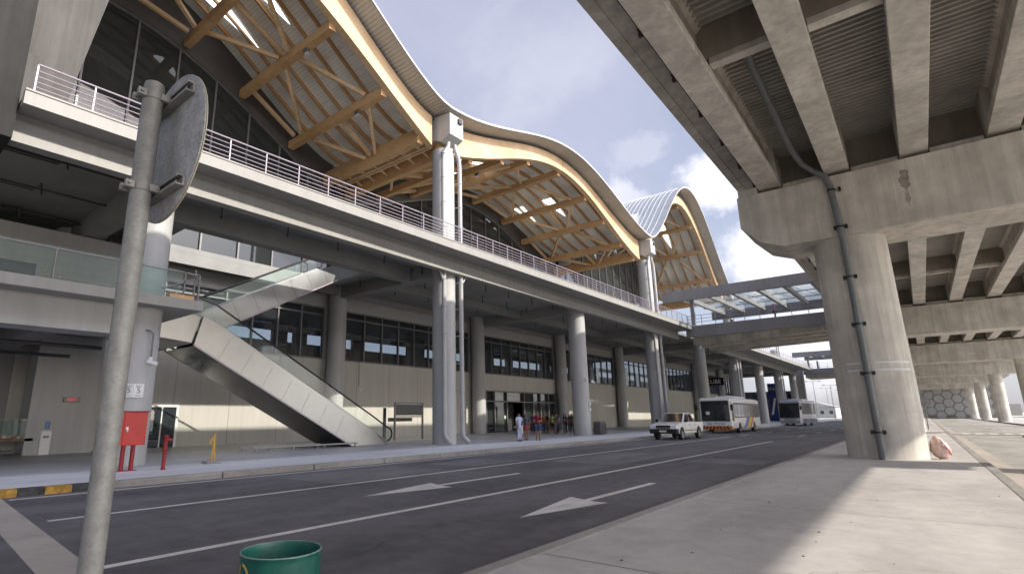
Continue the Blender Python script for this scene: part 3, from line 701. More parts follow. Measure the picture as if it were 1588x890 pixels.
    for y in range(10, 88, 3):
        for x in (-21.2,-23.6,-26.4):
            if 8.6 < y < 20 and x < -22: continue
            yy = y+rn.uniform(-.3,.3); MB().cyl(x,yy,9.9,10.36,.025,6).cyl(x,yy,9.82,9.899,.05,6).build('sprinkler_drop','mulld',T)
    p = MB()
    for x in (-21.,-24.2,-27.5):
        p.tube([(x,-8,10.15),(x,7.0,10.15),(x-1.2,7.05,10.15),(x-1.2,7.1,9.8)],.045,8)
        p.tube([(x,-8+1.2,10.05),(x,4.0,10.05),(x+.9,4.05,10.05),(x+.9,4.1,9.6)],.03,8)
    for x in (-22.2,-26):
        p.tube([(x,-12,4.1),(x,6.4,4.1)],.07,8)
    p.build('service_pipe','mulld',T)
    # mezzanine walkway in front of the left columns
    m = MB().box(-26.5,-18.72,-25,8.35,5.28,5.62).build('mezzanine_slab','cream',T)
    MB().box(-20.6,-19.5,-25,7.0,4.3,5.279).build('mezzanine_beam','grey',T)
    b = MB()
    for y in (-8,-3.5,.8,4.6): b.box(-30,-20.62,y-.35,y+.35,4.45,5.275)
    b.box(-30,-26.4,-25,8.3,5.285,5.6); b.build('mezzanine_joist','ceil',T)
    MB().box(WALLX+.002,WALLX+.05,-24,5.4,.15,4.4).build('wall_panel','greyd',T)
    MB().box(-29.95,-28.6,5.9,8.4,.15,5.28).build('wall_pier','grey',T,bevel=.02)
    # door line on the mezzanine
    d = MB()
    for y in (-6,-2.5,1.,3.4): d.box(-27.05,-27.,y,y+1.6,5.62,7.9)
    MB().box(-27.3,-27.06,-25,8.3,5.62,9.5).build('mezzanine_wall','grey',T)
    d.build('mezzanine_door','glz_dark',T)
lower()

def upper():
    # floor of the departures level inside and the glazed arches
    MB().box(-45.4,-30.2,-12,86,10.4,10.62).build('departures_floor','greyd',T)
    MB().box(-45.8,-45.4,-12,86,10.4,30).build('hall_wall','greyd',T)
    for k in range(3):
        a, b = VAL[k], VAL[k+1]
        ys = [a + (b-a)*i/48 for i in range(49)]
        # roof sheet: outer top surface, ribbed soffit
        XE = -18.75
        top = MB(); sof = MB(); Ls = [0.]
        for i in range(1,49): Ls.append(Ls[-1] + math.hypot(ys[i]-ys[i-1], roof_z(ys[i])-roof_z(ys[i-1])))
        lut = {round(y,3): l for y, l in zip(ys, Ls)}
        vs = []; fs = []
        for y in ys: vs += [(XE,y,roof_z(y)),(-45.8,y,roof_z(y))]
        for i in range(48): fs.append((2*i,2*i+1,2*i+3,2*i+2))
        roof = top.add(vs,fs).build('arched_roof','roof',T,smooth=True)
        def uvf(v): return (lut[min(lut, key=lambda q: abs(q - v.y))], v.x)
        def sheet(x0,x1,dz,name,mat):
            vs = []; fs = []
            for y in ys: vs += [(x0,y,roof_z(y)+dz),(x1,y,roof_z(y)+dz)]
            for i in range(48): fs.append((2*i,2*i+1,2*i+3,2*i+2))
            return MB().add(vs,fs).build(name,mat,roof,smooth=True,uvf=uvf)
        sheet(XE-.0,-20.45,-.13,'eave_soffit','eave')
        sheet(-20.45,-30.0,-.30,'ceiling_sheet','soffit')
        sheet(-30.0,-45.5,-.30,'hall_ceiling','ceil')
        m = MB(); m.ribbon([[(XE,y,roof_z(y)+.03),(XE+.04,y,roof_z(y)+.03),(XE+.04,y,roof_z(y)-.12),(XE,y,roof_z(y)-.12)] for y in ys]); m.build('roof_fascia','grey',roof)
        # standing seams that follow the curve
        if k in (2,3):
            m = MB()
            for j in range(40):
                x = -20.4 - j*.62
                m.ribbon([[(x,y,roof_z(y)+.06),(x+.05,y,roof_z(y)+.06),(x+.05,y,roof_z(y)-.01),(x,y,roof_z(y)-.01)] for y in ys])
            for i in range(0,97):
                y = a + (b-a)*i/96; y2 = y+.06
                m.add([(XE,y,roof_z(y)+.03),(-19.6,y,roof_z(y)+.03),(-19.6,y2,roof_z(y2)+.03),(XE,y2,roof_z(y2)+.03)],[(0,1,2,3)])
            m.ribbon([[(-19.65,y,roof_z(y)+.07),(-19.6,y,roof_z(y)+.07),(-19.6,y,roof_z(y)-.01),(-19.65,y,roof_z(y)-.01)] for y in ys])
            m.build('standing_seam','seam',roof)
            yy = a + 6.3; zz = roof_z(yy)
            d = MB(); d.prism([(a+4.9,roof_z(a+4.9)+.02),(a+5.2,roof_z(a+4.9)+1.5),(a+7.6,roof_z(a+7.6)+.05)],'x',-24.2,-22.6)
            d.build('roof_skylight','seam',roof)
        # outer glulam: two halves butted at the crown with an open joint
        for xo, nm in ((-20.0,'front_glulam'),):
            for h in (0,1):
                yy = [a + 16*h + .35*(1-h)*1 + (16-.40)*i/24 + (.05 if h else 0) for i in range(25)]
                yy = [a + .35 + (15.62)*i/24 if h == 0 else a + 16.03 + (15.62)*i/24 for i in range(25)]
                m = MB().ribbon([[(xo,y,glu_z(y)),(xo,y,glu_top(y)),(xo-.42,y,glu_top(y)),(xo-.42,y,glu_z(y))] for y in yy])
                m.build(nm,'wood' if nm[0] == 'f' else 'band',roof,bevel=.012)
        # dark gable infill over the springings
        for h in (0,1):
            yy = [a + 6.5*i/14 for i in range(15)] if h == 0 else [b - 6.5*i/14 for i in range(15)]
            m = MB().ribbon([[(-20.12,y,glu_top(y)-.05),(-20.12,y,max(roof_z(y)-.29,glu_top(y))),(-20.3,y,max(roof_z(y)-.29,glu_top(y))),(-20.3,y,glu_top(y)-.05)] for y in yy])
            m.build('gable_panel','gable',roof)
        # rafters along the curve
        for x in (-21.3,-22.6,-23.9,-25.2,-26.5,-27.8,-29.0):
            m = MB().ribbon([[(x,y,roof_z(y)-.31),(x+.13,y,roof_z(y)-.31),(x+.13,y,roof_z(y)-.58),(x,y,roof_z(y)-.58)] for y in ys])
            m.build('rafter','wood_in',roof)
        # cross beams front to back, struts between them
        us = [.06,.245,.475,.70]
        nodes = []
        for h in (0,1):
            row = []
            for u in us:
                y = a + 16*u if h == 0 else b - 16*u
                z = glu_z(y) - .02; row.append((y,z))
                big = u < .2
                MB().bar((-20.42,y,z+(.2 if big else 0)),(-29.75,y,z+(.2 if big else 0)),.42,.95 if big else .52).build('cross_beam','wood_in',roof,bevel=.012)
            if h == 0: MB().bar((-20.42,a+16,glu_z(a+16)-.02),(-29.75,a+16,glu_z(a+16)-.02),.42,.52).build('cross_beam','wood_in',roof,bevel=.012)
            row.append((a+16,glu_z(a+16)-.02))
            nodes.append(row)
            for q in range(len(row)-1):
                (y0,z0),(y1,z1) = row[q],row[q+1]
                zz = [-22.0,-24.5,-27.2] if q % 2 == 0 else [-22.0,-24.0,-27.6]
                s = [((-21.6,y0,z0),(-24.2,y1,z1)),((-28.4,y0,z0),(-25.0,y1,z1))] if q % 2 else [((-24.4,y0,z0),(-21.8,y1,z1)),((-24.9,y0,z0),(-28.2,y1,z1))]
                s.append(((-24.6,y0,z0),(-24.6,y1,z1)) if q % 2 == 0 else ((-28.9,y0,z0),(-28.9,y1,z1)))
                for p, w in s:
                    p = Vector(p); w = Vector(w); d = (w-p).normalized()
                    MB().bar(p + d*.35 + Vector((0,0,.12)), w - d*.35 + Vector((0,0,.12)), .2,.24).build('strut','wood',roof,bevel=.01)
            # ladder frame between the springing beam and the next one
            y0, z0 = row[0]; m = MB(); y1 = y0 - .85 if h == 0 else y0 + .85; z1 = glu_z(y1)+.45
            m.bar((-20.6,y1,z1),(-29.5,y1,z1),.14,.22)
            for x in range(7): m.bar((-21.3-x*1.3,y0,z0+.05),(-21.3-x*1.3,y1,z1),.12,.14)
            m.build('ladder_frame','wood',roof)
        # triangular skylights in the ceiling
        for (u,x) in ((.585,-24.6),(.585,-27.9)):
            for h in (0,1):
                y = a+16*u if h == 0 else b-16*u; s = 1 if h == 0 else -1
                m = MB(); P = [(x-.55,y+s*1.6),(x+.55,y+s*1.6),(x+.25,y-s*1.6)]
                m.add([(px,py,roof_z(py)-.32) for px,py in P],[(0,1,2)])
                m.build('ceiling_skylight','lite',roof)
        # floodlights on two cross beams
        for (y,z) in (nodes[0][1],nodes[1][1],nodes[1][2],nodes[0][2]):
            m = MB(); m.box(-22.9,-22.55,y-.1,y+.1,z-.5,z-.27); m.build('floodlight','mull',roof)
            MB().box(-22.86,-22.59,y-.08,y+.08,z-.53,z-.5).build('floodlight_lens','white',roof)
        # glazed gable set back under the rear arch
        gz = lambda y: glu_z(y) - .45
        yy = [a + .3 + (31.4)*i/40 for i in range(41)]
        m = MB().ribbon([[(-29.9,y,gz(y)),(-29.9,y,roof_z(y)-.3),(-30.05,y,roof_z(y)-.3),(-30.05,y,gz(y))] for y in yy]); m.build('arch_band','band',roof)
        vs = []; fs = []
        for y in yy: vs += [(-30.1,y,10.62),(-30.1,y,gz(y))]
        for i in range(40): fs.append((2*i,2*i+2,2*i+3,2*i+1))
        gw = MB().add(vs,fs).build('gable_window','glz',T)
        f = MB(); n = 14
        for i in range(1,n):
            y = a + 32*i/n; f.box(-30.18,-29.98,y-.05,y+.05,10.6,gz(y))
        f.ribbon([[(-29.96,y,gz(y)-.12),(-29.96,y,gz(y)+.02),(-30.16,y,gz(y)+.02),(-30.16,y,gz(y)-.12)] for y in yy])
        f.box(-30.16,-29.97,a+.3,b-.3,13.3,13.42)
        f.build('mullion','mull',gw)
        # raking struts inside the hall
        m = MB()
        for y in (a+4.5,a+11,a+21,a+27.5): m.bar((-33,y,10.6),(-33.5,y+(4 if y < a+16 else -4),glu_z(y)+.6),.3,.35); m.bar((-33,y,10.6),(-37,y,glu_z(y)+.5),.3,.35)
        m.build('hall_strut','greyd',T)
    # pylon and raking fin where the balcony ends at the left
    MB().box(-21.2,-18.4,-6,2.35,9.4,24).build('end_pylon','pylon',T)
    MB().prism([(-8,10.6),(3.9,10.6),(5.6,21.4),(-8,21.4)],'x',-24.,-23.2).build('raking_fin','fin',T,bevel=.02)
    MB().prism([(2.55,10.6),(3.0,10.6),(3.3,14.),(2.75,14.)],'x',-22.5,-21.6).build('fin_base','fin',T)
upper()

def railing(y0, y1, label):
    t = thing('balcony_railing',label,'railing',(BX((y0+y1)/2),(y0+y1)/2,10.86),'metal railings on the balcony edge')
    n = int((y1-y0)/1.45)
    for i in range(n+1):
        y = y0 + (y1-y0)*i/n; x = BX(y)-.12
        MB().box(x-.022,x+.022,y-.02,y+.02,10.861,11.75).build('post','rail',t)
    for zz, r in ((11.76,.036),(11.56,.02),(11.38,.02),(11.20,.02),(11.03,.02)):
        m = MB()
        m.tube([(BX(y0)-.10,y0,zz),(BX(y1)-.10,y1,zz)],r*.8,8); m.build('rail','rail',t)
railing(2.6,59.9,'pale five-bar metal railing along the near balcony edge under the arches')
railing(74.8,YEND-.2,'pale metal railing on the far balcony beyond the glazed footbridge')

# ------------------------------------------------------------------ footbridges
def bridge(y0, y1, label, near=True):
    xe, xs = -4.95, -17.9
    t = thing('link_footbridge',label,'footbridge',(-11.4,(y0+y1)/2,0),'footbridges between terminal and elevated road')
    MB().box(xs,xe,y0,y0+.3,9.6,10.78).build('fascia_girder','steelgrey',t,bevel=.01)
    MB().box(xs,xe,y1-.3,y1,9.6,10.78).build('fascia_girder','steelgrey',t,bevel=.01)
    MB().box(xs,xe,y0+.3,y1-.3,10.35,10.62).build('deck','conc',t)
    for i in range(4):
        yy = y0 + 2.6 + i*(y1-y0-5.2)/3
        MB().prism([(xs,9.0),(xs+1.2,9.0),(xe-.4,9.35),(xe,9.35),(xe,10.35),(xs,10.35)],'y',yy-.45,yy+.45).build('deck_beam','conc',t,bevel=.02)
    m = MB()
    for i in range(5): m.box(xs+1.5+i*2.6,xs+1.9+i*2.6,y0+.4,y1-.4,9.75,10.35)
    m.build('deck_joist','conc',t)
    for yy in (y0+.12, y1-.12):
        m = MB()
        for i in range(10): m.box(xs+.3+i*1.36-.025,xs+.3+i*1.36+.025,yy-.025,yy+.025,10.78,11.86)
        for zz in (11.86,11.5,11.15): m.tube([(xs+.2,yy,zz),(xe,yy,zz)],.025,8)
        m.build('railing','rail',t)
    # canopy: deep edge beams, cream rafters, glass
    for yy, z in ((y0-2.6,13.62),(y1+1.6,14.2)):
        MB().box(xs-1.2,xe-.2,yy-.2,yy+.2,z-.55,z+.5).build('canopy_beam','steelgrey',t,bevel=.01)
    for i in range(6):
        x = xs + .3 + i*2.3
        MB().bar((x,y0-2.4,13.75),(x,y1+1.4,14.35),.34,.45).build('canopy_rafter','cream',t)
    p = MB()
    for q in (.25,.5,.75): p.bar((xs-.9,y0-2.4+(y1-y0+3.8)*q,13.95+.6*q),(xe-.3,y0-2.4+(y1-y0+3.8)*q,13.95+.6*q),.06,.08)
    for i in range(5):
        x = xs + .3 + i*2.3; p.bar((x,y0+1,13.95),(x+2.3,y1-1,14.4),.03,.03)
    p.build('purlin','mull',t)
    MB().add([(xs-.9,y0-2.4,14.02),(xe-.3,y0-2.4,14.02),(xe-.3,y1+1.4,14.62),(xs-.9,y1+1.4,14.62)],[(0,1,2,3)]).build('glass_roof','glz_roof',t)
    for (x,yy) in ((xs+1.3,y0-1.4),(xs+1.3,y1+.6),(xe-1.,y1+.6)): MB().box(x-.17,x+.17,yy-.17,yy+.17,10.62,13.3).build('canopy_post','steelgrey',t)
    MB().box(xs+2,xs+10,y1-1.6,y1-1.4,10.63,11.5).build('info_counter','grey',t)
bridge(59.4,73.4,'near grey footbridge with glass roof crossing behind the big concrete pier')
bridge(135.,147.,'far grey footbridge at the end of the terminal, small in the distance')
# ------------------------------------------------------------------ escalators
def escalator(label, x0, front, lower, upper, loc, steps, wd=1.6):
    """side cladding polygon in (y,z), balustrade glass and handrail along `upper`, steps between the sides"""
    x1 = x0 - wd
    t = thing('escalator', label, 'escalator', loc, 'stainless escalators to the balcony')
    MB().prism(front,'x',x0,x0-.16).build('side_cladding','steel',t,bevel=.01)
    MB().prism(front,'x',x1+.16,x1).build('side_cladding','steel',t,bevel=.01)
    lo = MB()
    for i in range(len(lower)-1):
        (ya,za),(yb,zb) = lower[i],lower[i+1]
        lo.add([(x0-.161,ya,za),(x1+.161,ya,za),(x1+.161,yb,zb),(x0-.161,yb,zb)],[(0,1,2,3)])
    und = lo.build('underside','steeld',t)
    # lit edge trim along the bottom of the cladding
    for x in (x0+.012, x1-.012):
        e = MB()
        for i in range(len(lower)-1): e.bar((x,lower[i][0],lower[i][1]+.03),(x,lower[i+1][0],lower[i+1][1]+.03),.024,.06)
        e.build('edge_trim','rail',und)
    # panel joints on the cladding
    j = MB(); n = 8
    a0 = Vector((x0+.002,)+lower[-2]); a1 = Vector((x0+.002,)+lower[-1]); dr = (a1-a0).normalized(); nr = Vector((0,-dr.z,dr.y)); nr = nr if nr.z > 0 else -nr
    for i in range(1,n):
        a = a0.lerp(a1, i/n); ln = ((upper[-2][1]-a0.z)*nr.z + (upper[-2][0]-a0.y)*nr.y); ln = max(.3,min(1.3, abs(ln)))
        j.bar(a + nr*.02, a + nr*ln*.93,.012,.006,(0,1,0))
    j.build('panel_joint','mulld',t)
    for x in (x0-.08, x1+.08):
        g = MB(); gp = [(x,y,z) for y,z in upper]; gq = [(x,y,z+.72) for y,z in upper]
        k = len(upper); g.add(gp+gq,[(i,i+1,k+i+1,k+i) for i in range(k-1)]).build('balustrade_glass','glz_clear',t)
        h = MB(); pts = [Vector((x,y,z+.76)) for y,z in upper]
        y,z = upper[0]; s = 1 if upper[1][0] > y else -1
        for i in range(1,7):
            a = PI*i/6; pts.insert(0, Vector((x,y - s*.36*math.sin(a), z+.40+.36*math.cos(a))))
        y,z = upper[-1]
        for i in range(1,7):
            a = PI*i/6; pts.append(Vector((x,y + s*.36*math.sin(a), z+.40+.36*math.cos(a))))
        h.tube(pts,.045,8).build('handrail','black',t,smooth=True)
        d = MB()
        for i in range(len(upper)-1): d.bar((x,)+upper[i],(x,)+upper[i+1],.09,.07)
        d.build('deck_profile','galv',t)
    st = MB(); (ya,za),(yb,zb) = steps; n = int(abs(zb-za)/.2)
    for i in range(n):
        y = ya + (yb-ya)*i/n; z = za + (zb-za)*i/n; w = (yb-ya)/n
        st.box(x0-.24,x1+.24,y,y+w*1.02,z-.3,z+.02)
    st.build('steps','mulld',t)
escalator('lower stainless escalator with dark underside rising left from the pavement to the mezzanine',-22.4,
    [(9.75,4.52),(18.2,.16),(20.6,.16),(19.6,.92),(10.6,5.62),(10.05,5.80)],
    [(9.75,4.52),(18.2,.16)],[(20.7,.30),(19.6,.92),(10.6,5.62),(9.7,5.86),(8.4,5.86)],(-23.2,14.,.15),((19.6,.5),(10.4,5.5)),2.9)
e0 = [o for o in COL.objects if o.get('category') == 'escalator'][0]
MB().prism([(7.6,4.78),(9.70,4.6),(10.0,5.80),(9.7,5.86),(7.6,5.86)],'x',-22.44,-25.26).build('landing_cladding','steel',e0,bevel=.05)
K = lambda L: [(y*1.051, 1.6 + 1.051*(z-1.6)) for y, z in L]
escalator('upper stainless escalator climbing right from the mezzanine into the ceiling opening',-25.35,
    K([(7.9,4.4),(9.3,4.45),(10.6,5.0),(18.6,9.4),(16.8,9.6),(10.4,6.1),(9.5,5.86),(7.9,5.86)]),
    K([(7.9,4.4),(9.3,4.45),(10.6,5.0),(18.6,9.4)]),K([(8.0,5.86),(9.5,5.86),(10.4,6.1),(16.8,9.6)]),(-26.1,14.,5.62),K([(10.4,5.6),(17.4,9.4)]))

def balustrade():
    t = thing('glass_balustrade','frameless glass balustrade with thin handrail along the mezzanine front at left','balustrade',(-18.9,0,5.62))
    y = -9.1; x = -18.9
    while y < 6.6:
        MB().box(x-.007,x+.007,y+.02,y+1.82,5.68,6.66).build('glass_panel','glz_clear',t)
        k = MB()
        for zz in (5.72,5.82): 
            for q in (.16,1.68): k.cyl(x,y+q,zz-.03,zz+.03,.035,8)
        k.build('clamp','galv',t)
        MB().bar((x,y,5.62),(x,y,6.62),.03,.05).build('post','galv',t); y += 1.86
    MB().tube([(x,-9.2,6.58),(x,8.2,6.58)],.026,8).build('handrail','galv',t,smooth=True)
    m = MB()
    m.bar((x,7.0,5.9),(x,8.2,6.5),.05,.05); m.bar((x,8.2,5.62),(x,8.2,6.6),.06,.06); m.bar((x,7.7,5.62),(x,7.7,6.6),.05,.05); m.bar((x,8.05,5.62),(x,8.05,6.75),.05,.05)
    m.build('gate_frame','mull',t)
    tag(MB().box(-19.1,-18.76,7.2,8.0,5.622,5.76).build('wooden_crate','wood_in'),'low wooden box lying on the right end of the mezzanine','box')
balustrade()

# ------------------------------------------------------------------ street furniture
def sign():
    x, y = -2.86, .90
    t = thing('traffic_sign','round traffic sign seen from its dull back on a galvanised pole at left','traffic sign',(x,y,.15))
    MB().lathe([(.0,.0),(.05,.0),(.05,3.17),(.047,3.195),(.0,3.202)],(x,y,.15),n=28).build('pole','galv',t,smooth=True)
    MB().lathe([(0,0),(.405,0),(.412,.004),(.412,.010),(.405,.013),(0,.013)],(x,y+.105,3.015),ax='y',n=48).build('sign_disc','signback',t,smooth=True)
    MB().lathe([(.4045,.0131),(.4125,.0131),(.4125,.018),(.4045,.018)],(x,y+.105,3.015),ax='y',n=48).build('sign_rim',surf('pale sign rim',(.5,.46,.33),.5),t)
    for z in (3.26,2.745):
        c = MB(); hw = .27
        # open channel: web against the disc, two flanges
        c.box(x-hw,x+hw,y+.092,y+.1045,z-.026,z+.026); c.box(x-hw,x+hw,y+.064,y+.092,z+.022,z+.027); c.box(x-hw,x+hw,y+.064,y+.092,z-.027,z-.022)
        c.box(x-hw,x+hw,y+.061,y+.064,z+.012,z+.027); c.box(x-hw,x+hw,y+.061,y+.064,z-.027,z-.012)
        ch = c.build('back_channel','galv',t)
        b = MB(); b.lathe([(.0505,-.016),(.055,-.015),(.055,.015),(.0505,.016)],(x,y,z),n=28)
        b.box(x+.04,x+.062,y+.02,y+.067,z-.018,z+.018); b.box(x-.062,x-.04,y+.02,y+.067,z-.018,z+.018)
        b.box(x-.05,x-.03,y-.085,y-.045,z-.018,z+.018); b.box(x+.02,x+.045,y-.085,y-.045,z-.018,z+.018)
        b.tube([(x-.07,y-.07,z),(x+.06,y-.07,z)],.008,8)
        b.build('pole_clamp','galv',t)
sign()

def drum():
    c = Vector((-3.87,2.5,.004)); Rr = .295
    t = thing('waste_drum','open green steel drum used as a bin at the bottom edge of the view','bin',c)
    p = []
    for i in range(21):
        z = .605*i/20; bump = .008*max(0,1-abs(z-.27)/.025); p.append((Rr+bump,z))
    prof = [(0,0)] + p + [(Rr+.006,.613),(Rr+.004,.621),(Rr-.008,.621),(Rr-.010,.611)] + [(Rr-.014,.59),(Rr-.014,.02),(0,.02)]
    MB().lathe(prof,c,n=64).build('drum_body','green',t,smooth=True)
    MB().lathe([(Rr+.0055,.618),(Rr+.003,.6235),(Rr-.005,.6235),(Rr-.0075,.618)],c,n=64).build('worn_rim','chip',t,smooth=True)
    # stencilled letter: bar and bow, facing the camera
    d = Vector((-c.x,-c.y,0)).normalized(); cam = math.atan2(d.y,d.x)
    def band(pts, w):
        m = MB(); vs = []; fs = []
        for i,(a,z) in enumerate(pts):
            q = pts[min(i+1,len(pts)-1)]; o = pts[max(i-1,0)]; dx, dz = q[0]-o[0], q[1]-o[1]; l = math.hypot(dx,dz); nx, nz = -dz/l*w, dx/l*w
            for s in (-1,1):
                an = cam + (a + s*nx)/Rr; vs.append((c.x+(Rr+.003)*math.cos(an), c.y+(Rr+.003)*math.sin(an), c.z+z+s*nz))
        for i in range(len(pts)-1): fs.append((2*i,2*i+1,2*i+3,2*i+2))
        return m.add(vs,fs)
    band([(-.362+.0*i,.565-.16*i/4) for i in range(5)],.009).build('stencil_letter','yelpaint',t)
    band([(-.325+.075*math.sin(PI*i/14),.495+.07*math.cos(PI*i/14)) for i in range(15)],.011).build('stencil_letter','yelpaint',t)
drum()

def cabinet():
    t = thing('fire_hose_cabinet','red two-door fire hose cabinet on twin red posts before the near column','fire cabinet',(-17.9,6.1,.15))
    x0, x1 = -17.9, -17.5
    MB().box(x0,x1,5.45,6.5,.86,1.80).build('cabinet_box','red',t,bevel=.01)
    MB().box(x0-.03,x1+.05,5.41,6.54,1.80,1.83).build('cabinet_roof','redd',t)
    for a,b,h in ((5.47,5.86,5.78),(5.885,6.47,5.96)):
        d = MB().box(x1+.001,x1+.018,a,b,.89,1.77).build('cabinet_door','red',t)
        k = MB(); k.box(x1+.018,x1+.05,h-.03,h+.03,1.30,1.38); k.box(x1+.018,x1+.06,h+.0,h+.03,1.24,1.33); k.build('handle','white',d)
    for y in (5.98,6.24):
        m = MB(); m.cyl(x1-.14,y,.15,.86,.06,16); m.build('post','redd',t,smooth=True)
        MB().box(x1-.28,x1-.0,y-.13,y+.13,.15,.165).build('post_base','redd',t)
cabinet()
def standpipe():
    t = thing('standpipe','dark red fire standpipe with flange and hose outlet near the pavement edge','hydrant',(-17.12,6.93,.15))
    x, y = -17.12, 6.93
    MB().lathe([(.0,0),(.075,0),(.075,.02),(.055,.025),(.055,.52),(.10,.525),(.10,.555),(.055,.56),(.055,.585),(.10,.59),(.10,.62),(.055,.625),(.055,.9),(.065,.93),(.0,.95)],(x,y,.15),n=20).build('riser','redd',t,smooth=True)
    MB().tube([(x,y,.98),(x+.02,y+.09,1.0),(x+.03,y+.17,.98)],.045,12).build('outlet','redd',t,smooth=True)
    m = MB(); m.cyl(x,y,1.09,1.12,.09,12); m.tube([(x,y,1.08),(x,y,1.16)],.018,8); m.build('valve_wheel','redd',t)
standpipe()
def stand():
    x, y = -18.18, 8.89
    t = thing('folding_floor_stand','thin yellow folded warning stand in a grey base on the pavement','warning stand',(x,y,.15))
    MB().box(x-.2,x+.2,y-.26,y+.26,.15,.23).build('base','kerb',t,bevel=.02)
    m = MB(); m.bar((x,y-.03,.23),(x,y+.05,1.12),.035,.05); m.bar((x+.03,y+.07,.23),(x,y+.02,1.05),.03,.035); m.build('upright','yellow',t)
    m = MB(); m.bar((x,y-.14,.82),(x,y+.02,1.02),.03,.03); m.bar((x,y-.1,.74),(x,y+.02,.90),.03,.03); m.build('folded_leg','yellow',t)
stand()
def low_rail():
    t = thing('low_metal_barrier','low grey metal rail lying along the foot of the escalator','barrier',(-22.,15.5,.15))
    for a,b in (((-22.2,12.6),(-21.9,18.2)),((-22.9,12.4),(-22.6,16.4))):
        MB().bar((a[0],a[1],.34),(b[0],b[1],.34),.07,.07).build('rail','galv',t)
        m = MB()
        for q in (.03,.35,.65,.97):
            p = Vector((a[0],a[1],0)).lerp(Vector((b[0],b[1],0)),q); m.bar((p.x,p.y,.15),(p.x,p.y,.32),.05,.05)
        m.build('foot','galv',t)
low_rail()
def bay_sign(dy, label, rot):
    d = Vector((math.cos(rot),math.sin(rot),0)); tv = Vector((-d.y,d.x,0)); o = Vector((-19.95,6.85,2.5)) + d*.615
    t = thing('bay_sign',label,'sign',o,'bay number signs on the near column')
    m = MB()
    def P(a,b,c): return o + tv*a + Vector((0,0,b)) + d*c
    w, h = .15,.215
    for (c0,c1) in ((-.012,.012),):
        m.add([P(-w,-h,c0),P(w,-h,c0),P(w,h,c0),P(-w,h,c0),P(-w,-h,c1),P(w,-h,c1),P(w,h,c1),P(-w,h,c1)],[(3,2,1,0),(4,5,6,7),(0,1,5,4),(1,2,6,5),(2,3,7,6),(3,0,4,7)])
    m.build('sign_panel','white',t)
    put_text('lettering','BAY',.095,'blackgl',t,frame4(P(0,.135,.014),tv,(0,0,1),d))
    put_text('number','5',.25,'blackgl',t,frame4(P(0,-.005,.014),tv,(0,0,1),d))
    put_text('lettering','ARRIVAL',.05,'mull',t,frame4(P(0,-.16,.014),tv,(0,0,1),d))
bay_sign(0,'white bay number 5 panel on the near column, the left one of the pair',R(-31))
bay_sign(0,'narrower looking white bay number 5 panel on the near column, right of its twin',R(-5))
def cctv(x, y, z, dx, dy, label, post=.5):
    t = thing('security_camera',label,'camera',(x,y,z),'security cameras on the columns')
    m = MB(); m.tube([(x-dx*.25,y-dy*.25,z+post),(x-dx*.1,y-dy*.1,z+post-.02),(x,y,z+post-.12),(x,y,z+.1)],.03,8); m.build('bracket','mull',t,smooth=True)
    MB().tube([(x,y,z+.1),(x,y,z+.0)],.06,10).build('mount','white',t,smooth=True)
    MB().bar((x-dx*.1,y-dy*.1,z-.03),(x+dx*.22,y+dy*.22,z-.12),.12,.11).build('camera_body','white',t,bevel=.01)
cctv(-19.2,7.0,3.5,.6,.8,'white camera on a curved bracket on the near column above the bay signs',1.0)
cctv(-19.15,38.1,4.2,.7,-.7,'small white camera pointing left on the column beside the waiting group',.15)
cctv(-19.15,39.1,4.2,.7,.7,'small white camera pointing right on the column beside the waiting group',.15)
cctv(-29.0,8.0,3.7,.9,-.2,'white camera on the dark wall pier above the red display',.4)
cctv(-29.6,24.5,3.55,.9,.2,'white camera dangling below the wall windows right of the escalator',1.9)
def notice():
    t = thing('notice_plate','small white wheelchair notice fixed to the column beside the waiting group','sign',(-19.28,38.75,2.3))
    o = Vector((-19.95,38.6,2.25)); d = Vector((math.cos(R(12)),math.sin(R(12)),0)); tv = Vector((-d.y,d.x,0))
    def P(a,b,c): return o + d*(.67+c) + tv*a + Vector((0,0,b))
    MB().add([P(-.2,-.32,0),P(.2,-.32,0),P(.2,.32,0),P(-.2,.32,0),P(-.2,-.32,.02),P(.2,-.32,.02),P(.2,.32,.02),P(-.2,.32,.02)],[(3,2,1,0),(4,5,6,7),(0,1,5,4),(1,2,6,5),(2,3,7,6),(3,0,4,7)]).build('panel','white',t)
    MB().tube([P(-.04,.14,.025),P(-.02,.0,.025),P(.08,-.02,.025),P(.11,-.14,.025)],.022,8).build('symbol','mulld',t)
notice()
def frame_board():
    t = thing('notice_board_frame','grey tubular frame with a dark headboard standing by the lit wall','notice board',(-26.0,26.,.15))
    x = -26.1
    for y in (24.7,27.3): MB().bar((x,y,.15),(x,y,2.5),.1,.1).build('leg','mull',t)
    MB().bar((x,24.7,2.5),(x,27.3,2.5),.1,.1).build('top_bar','mull',t)
    b = MB().box(x-.03,x+.03,24.8,27.2,1.7,2.4).build('headboard','mulld',t)
    MB().bar((x,24.75,1.62),(x,27.25,1.62),.08,.08).build('cross_bar','mull',t)
    MB().bar((x+.031,26.,1.7),(x+.031,26.,2.4),.02,.04).build('divider','mull',b)
frame_board()
tag(MB().box(-27.3,-27.2,24.75,24.95,.15,2.2).box(-27.3,-27.2,25.2,27.4,1.3,1.55).build('wooden_post_frame','mulld'),'dark narrow post frame standing just behind the tubular notice frame','frame')
